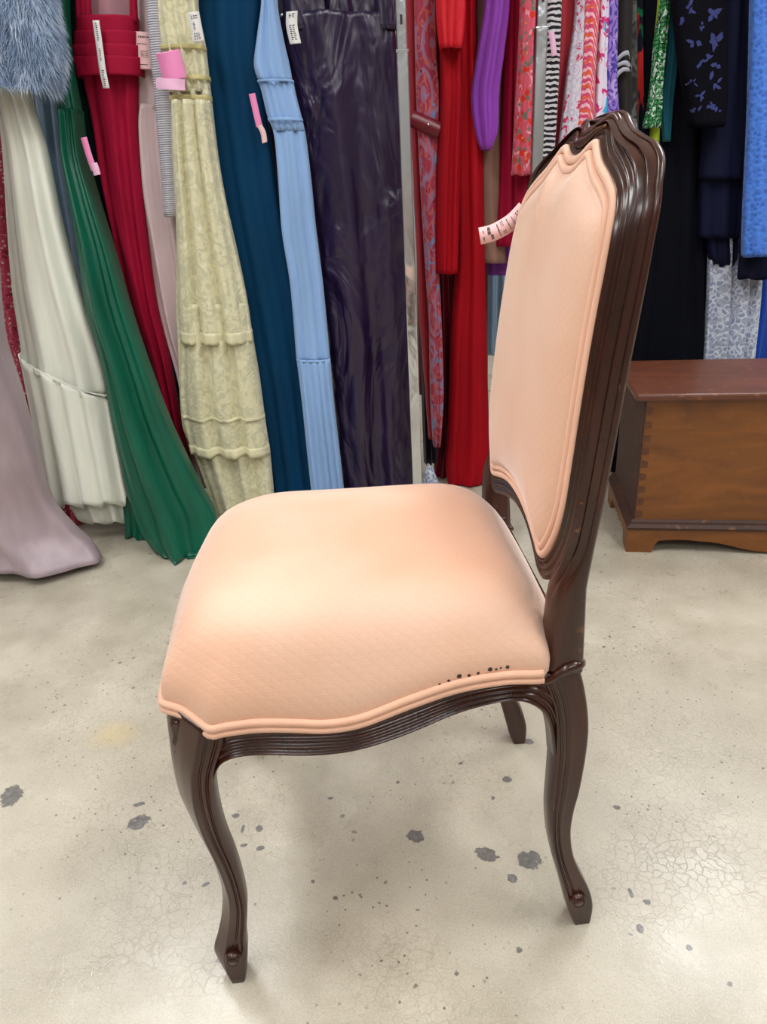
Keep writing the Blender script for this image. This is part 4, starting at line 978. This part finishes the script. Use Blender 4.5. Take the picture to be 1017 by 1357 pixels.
sb = BVHTree.FromPolygons([v.co + Vector(og) for v in slv.data.vertices], [tuple(p.vertices) for p in slv.data.polygons])
er = random.Random(9); parts = []
def emb(px, py, ang, ln_, wd):
    r = ray(px, py); h = sb.ray_cast(Vector(CAMP), Vector(r).normalized())
    if h[0] is not None:
        U, Fq = leafvf(h[0], ang, ln_, wd); U2 = []
        for u in U:
            dq = Vector(u) - Vector((u[0], 0, u[2])); hh = sb.ray_cast(Vector((u[0], 1.5, u[2])), Vector((0, 1, 0)))
            U2.append((u[0], (hh[0][1] if hh[0] is not None else u[1]) - .0012, u[2]))
        parts.append((U2, Fq))
for (px, py, k_, s_) in [(915, 12, 4, .02), (945, 18, 5, .026), (905, 30, 4, .016), (948, 52, 6, .026), (932, 34, 4, .012), (922, 58, 4, .02), (940, 80, 3, .018), (928, 84, 5, .016), (918, 108, 4, .014), (948, 90, 4, .02), (950, 112, 4, .02), (930, 128, 4, .014), (942, 142, 6, .018), (922, 146, 4, .014), (950, 145, 3, .014)]:
    a0_ = er.random() * 6
    for j in range(k_): emb(px + er.uniform(-3, 3), py + er.uniform(-4, 4), a0_ + j * 2 * pi / k_ + er.uniform(-.6, .6), s_ * er.uniform(.45, 1.15), s_ * er.uniform(.14, .28))
V, F = joinvf(parts)
mesh('embroidery', V, F, M['embthread'], t, False, og)['label'] = 'slate blue leaves and flowers'
quick('black_gown', 'long black-navy gown hanging behind the chair back and the chest', 'gown', GB, 2.26, [(-190, 850, 940), (150, 852, 935), (300, 846, 932), (450, 830, 932), (600, 806, 905)], 'black', b=.045, nf=2, amp=.012, seed=132)
quick('navy_skirt', 'dark navy garment hanging behind the layered navy dress', 'skirt', GB, 2.34, [(-190, 925, 1000), (200, 925, 985), (400, 915, 960), (560, 905, 950)], 'navy', b=.02, nf=2, amp=.005, seed=140)
rows = [(-190, 950, 992), (0, 954, 992), (120, 940, 990), (180, 934, 986), (237, 929, 984)]
t, og = root('navy_layered_dress', 'navy dress with a long top layer and a shorter hem beneath it', 'dress', GB, rows, 2.2)
cloth('top_layer', rows, 2.2, M['navy'], t, b=.035, nf=1.2, amp=.006, seed=133, origin=og)
cloth('skirt', [(200, 930, 984), (260, 928, 984), (315, 926, 982)], 2.22, M['navy'], t, b=.03, nf=2, amp=.006, seed=134, origin=og)
cloth('underskirt', [(290, 934, 980), (340, 940, 976), (352, 946, 970)], 2.23, M['navy'], t, b=.025, nf=2, amp=.006, seed=135, origin=og, hem=.01)
rows = [(-190, 998, 1035), (0, 996, 1034), (150, 992, 1030), (300, 985, 1026), (340, 984, 1022)]
t, og = root('cobalt_sweater', 'bright cobalt blue knitted garment at the right edge', 'sweater', GB, rows, 2.12)
cloth('sweater_body', rows, 2.12, M['cobalt'], t, b=.03, nf=1.2, amp=.006, seed=136, origin=og, hem=.004)
quick('royal_blouse', 'royal blue garment just left of the cobalt knit', 'blouse', GB, 2.2, [(-190, 986, 1010), (0, 988, 1012), (120, 988, 1010), (200, 988, 1006)], 'royal', b=.02, nf=1.5, amp=.006, seed=137)
quick('navy_blouse', 'navy garment whose scalloped hem shows below the cobalt knit', 'blouse', GB, 2.17, [(-190, 986, 1040), (250, 984, 1040), (340, 980, 1036), (370, 978, 1030)], 'navy', b=.02, nf=2, amp=.006, seed=138, hem=.005)
quick('lace_gown', 'pale blue lace gown visible above the chest lid', 'gown', GB, 2.24, [(-190, 940, 1015), (300, 940, 1012), (380, 938, 1008), (480, 932, 998), (600, 920, 985)], 'bluelace', b=.03, nf=3, amp=.012, seed=139)
quick('royal_gown', 'royal blue gown at the far right above the chest lid', 'gown', GB, 2.28, [(-190, 1000, 1060), (380, 998, 1045), (480, 985, 1030), (600, 968, 1018)], 'royal', b=.03, nf=2, amp=.01, seed=141)
rows = [(470, 815, 835), (560, 808, 826), (612, 804, 816), (640, 804, 814)]
t, og = root('black_trousers', 'black trouser leg with a white size label, in the gap left of the chest', 'trousers', None, rows, 2.3)
cloth('trouser_leg', rows, 2.3, M['black'], t, b=.03, nf=1, amp=.003, seed=142, origin=og)
hangtag(t, og, [(807, 595), (812, 595), (820, 595)], 2.26, 9, M['tag_white'], 'size_label')

# more clothes hanging in the second row, seen as dark slivers in the gaps
for nm, lab, x, Y, mt, hemz, sd in [
    ('black_dress', 'black dress deep behind the ivory and emerald gowns', 105, 2.55, 'black', 640, 150), ('charcoal_dress', 'dark green dress deep behind the crimson dress', 205, 2.55, 'darkgreen', 620, 151),
    ('plum_dress', 'plum dark dress deep behind the sky blue dress', 395, 2.55, 'nightpurple', 620, 152), ('wine_coat', 'wine coloured coat deep behind the scarlet dress', 600, 2.55, 'belt', 520, 153),
    ('umber_coat', 'dark umber coat deep behind the prints', 760, 2.6, 'umber', 420, 154), ('navy_coat', 'navy coat deep behind the black gown', 880, 2.6, 'navy', 560, 155), ('dark_coat', 'black coat deep behind the blue garments', 985, 2.6, 'black', 560, 156)]:
    quick(nm, lab, 'dress' if 'dress' in nm else 'coat', None, Y, [(-190, x - 45, x + 45), (200, x - 48, x + 48), (hemz, x - 46, x + 46)], mt, b=.05, nf=3, amp=.01, seed=sd)
quick('grey_coat', 'blue grey quilted garment seen through the gap beside the scarlet gown', 'coat', None, 3.3, [(-190, 640, 672), (300, 640, 672), (468, 640, 668)], 'paleblue', b=.05, nf=3, amp=.01, seed=157)

# racks: chrome tube uprights with telescoping sleeve, feet and hanging rails
def rack(px0, py0, Ypost, label, sleeve_py, x_from, x_to, Yr):
    p = ony(px0, py0, Ypost); X = p[0]
    t = empty('garment_rack', (X, Ypost, 0), 0, label, 'garment rack')
    zs = ony(px0, sleeve_py, Ypost)[2]; h = 0.0145
    box('upright', (-h, h, -h, h, 0.02, zs), M['chrome'], t, 0.003)
    box('upright_extension', (-h + .0022, h - .0022, -h + .0022, h - .0022, zs - .002, RZ + .03), M['chrome'], t, 0.002)
    box('collar', (-h - .001, h + .001, -h - .001, h + .001, zs - .006, zs), M['chrome'], t, 0.001)
    box('foot', (-.02, .02, -.05, 0.5, 0.0, 0.025), M['chrome'], t, .003)
    V, F = tube([(x_from - X, Yr - Ypost, RZ), (x_to - X, Yr - Ypost, RZ)], .0125, 14); mesh('hanging_rail', V, F, M['chrome'], t)
    V, F = tube([(0, 0, RZ), (0, Yr - Ypost, RZ)], .0125, 14); mesh('arm', V, F, M['chrome'], t)
    for zz in np.arange(zs + .05, RZ, .05):
        box('slot', (-.003, .003, -h + .0015, -h + .0028, zz, zz + .02), M['ink'], t)
    return t
rack(544, 380, 2.02, 'chrome garment rack whose square post stands left of the coral garment', 66, -1.6, 0.40, 2.18)
rack(712, 190, 2.08, 'chrome garment rack whose square post stands beside the rose print dress', 37, 0.6, 1.6, 2.26)
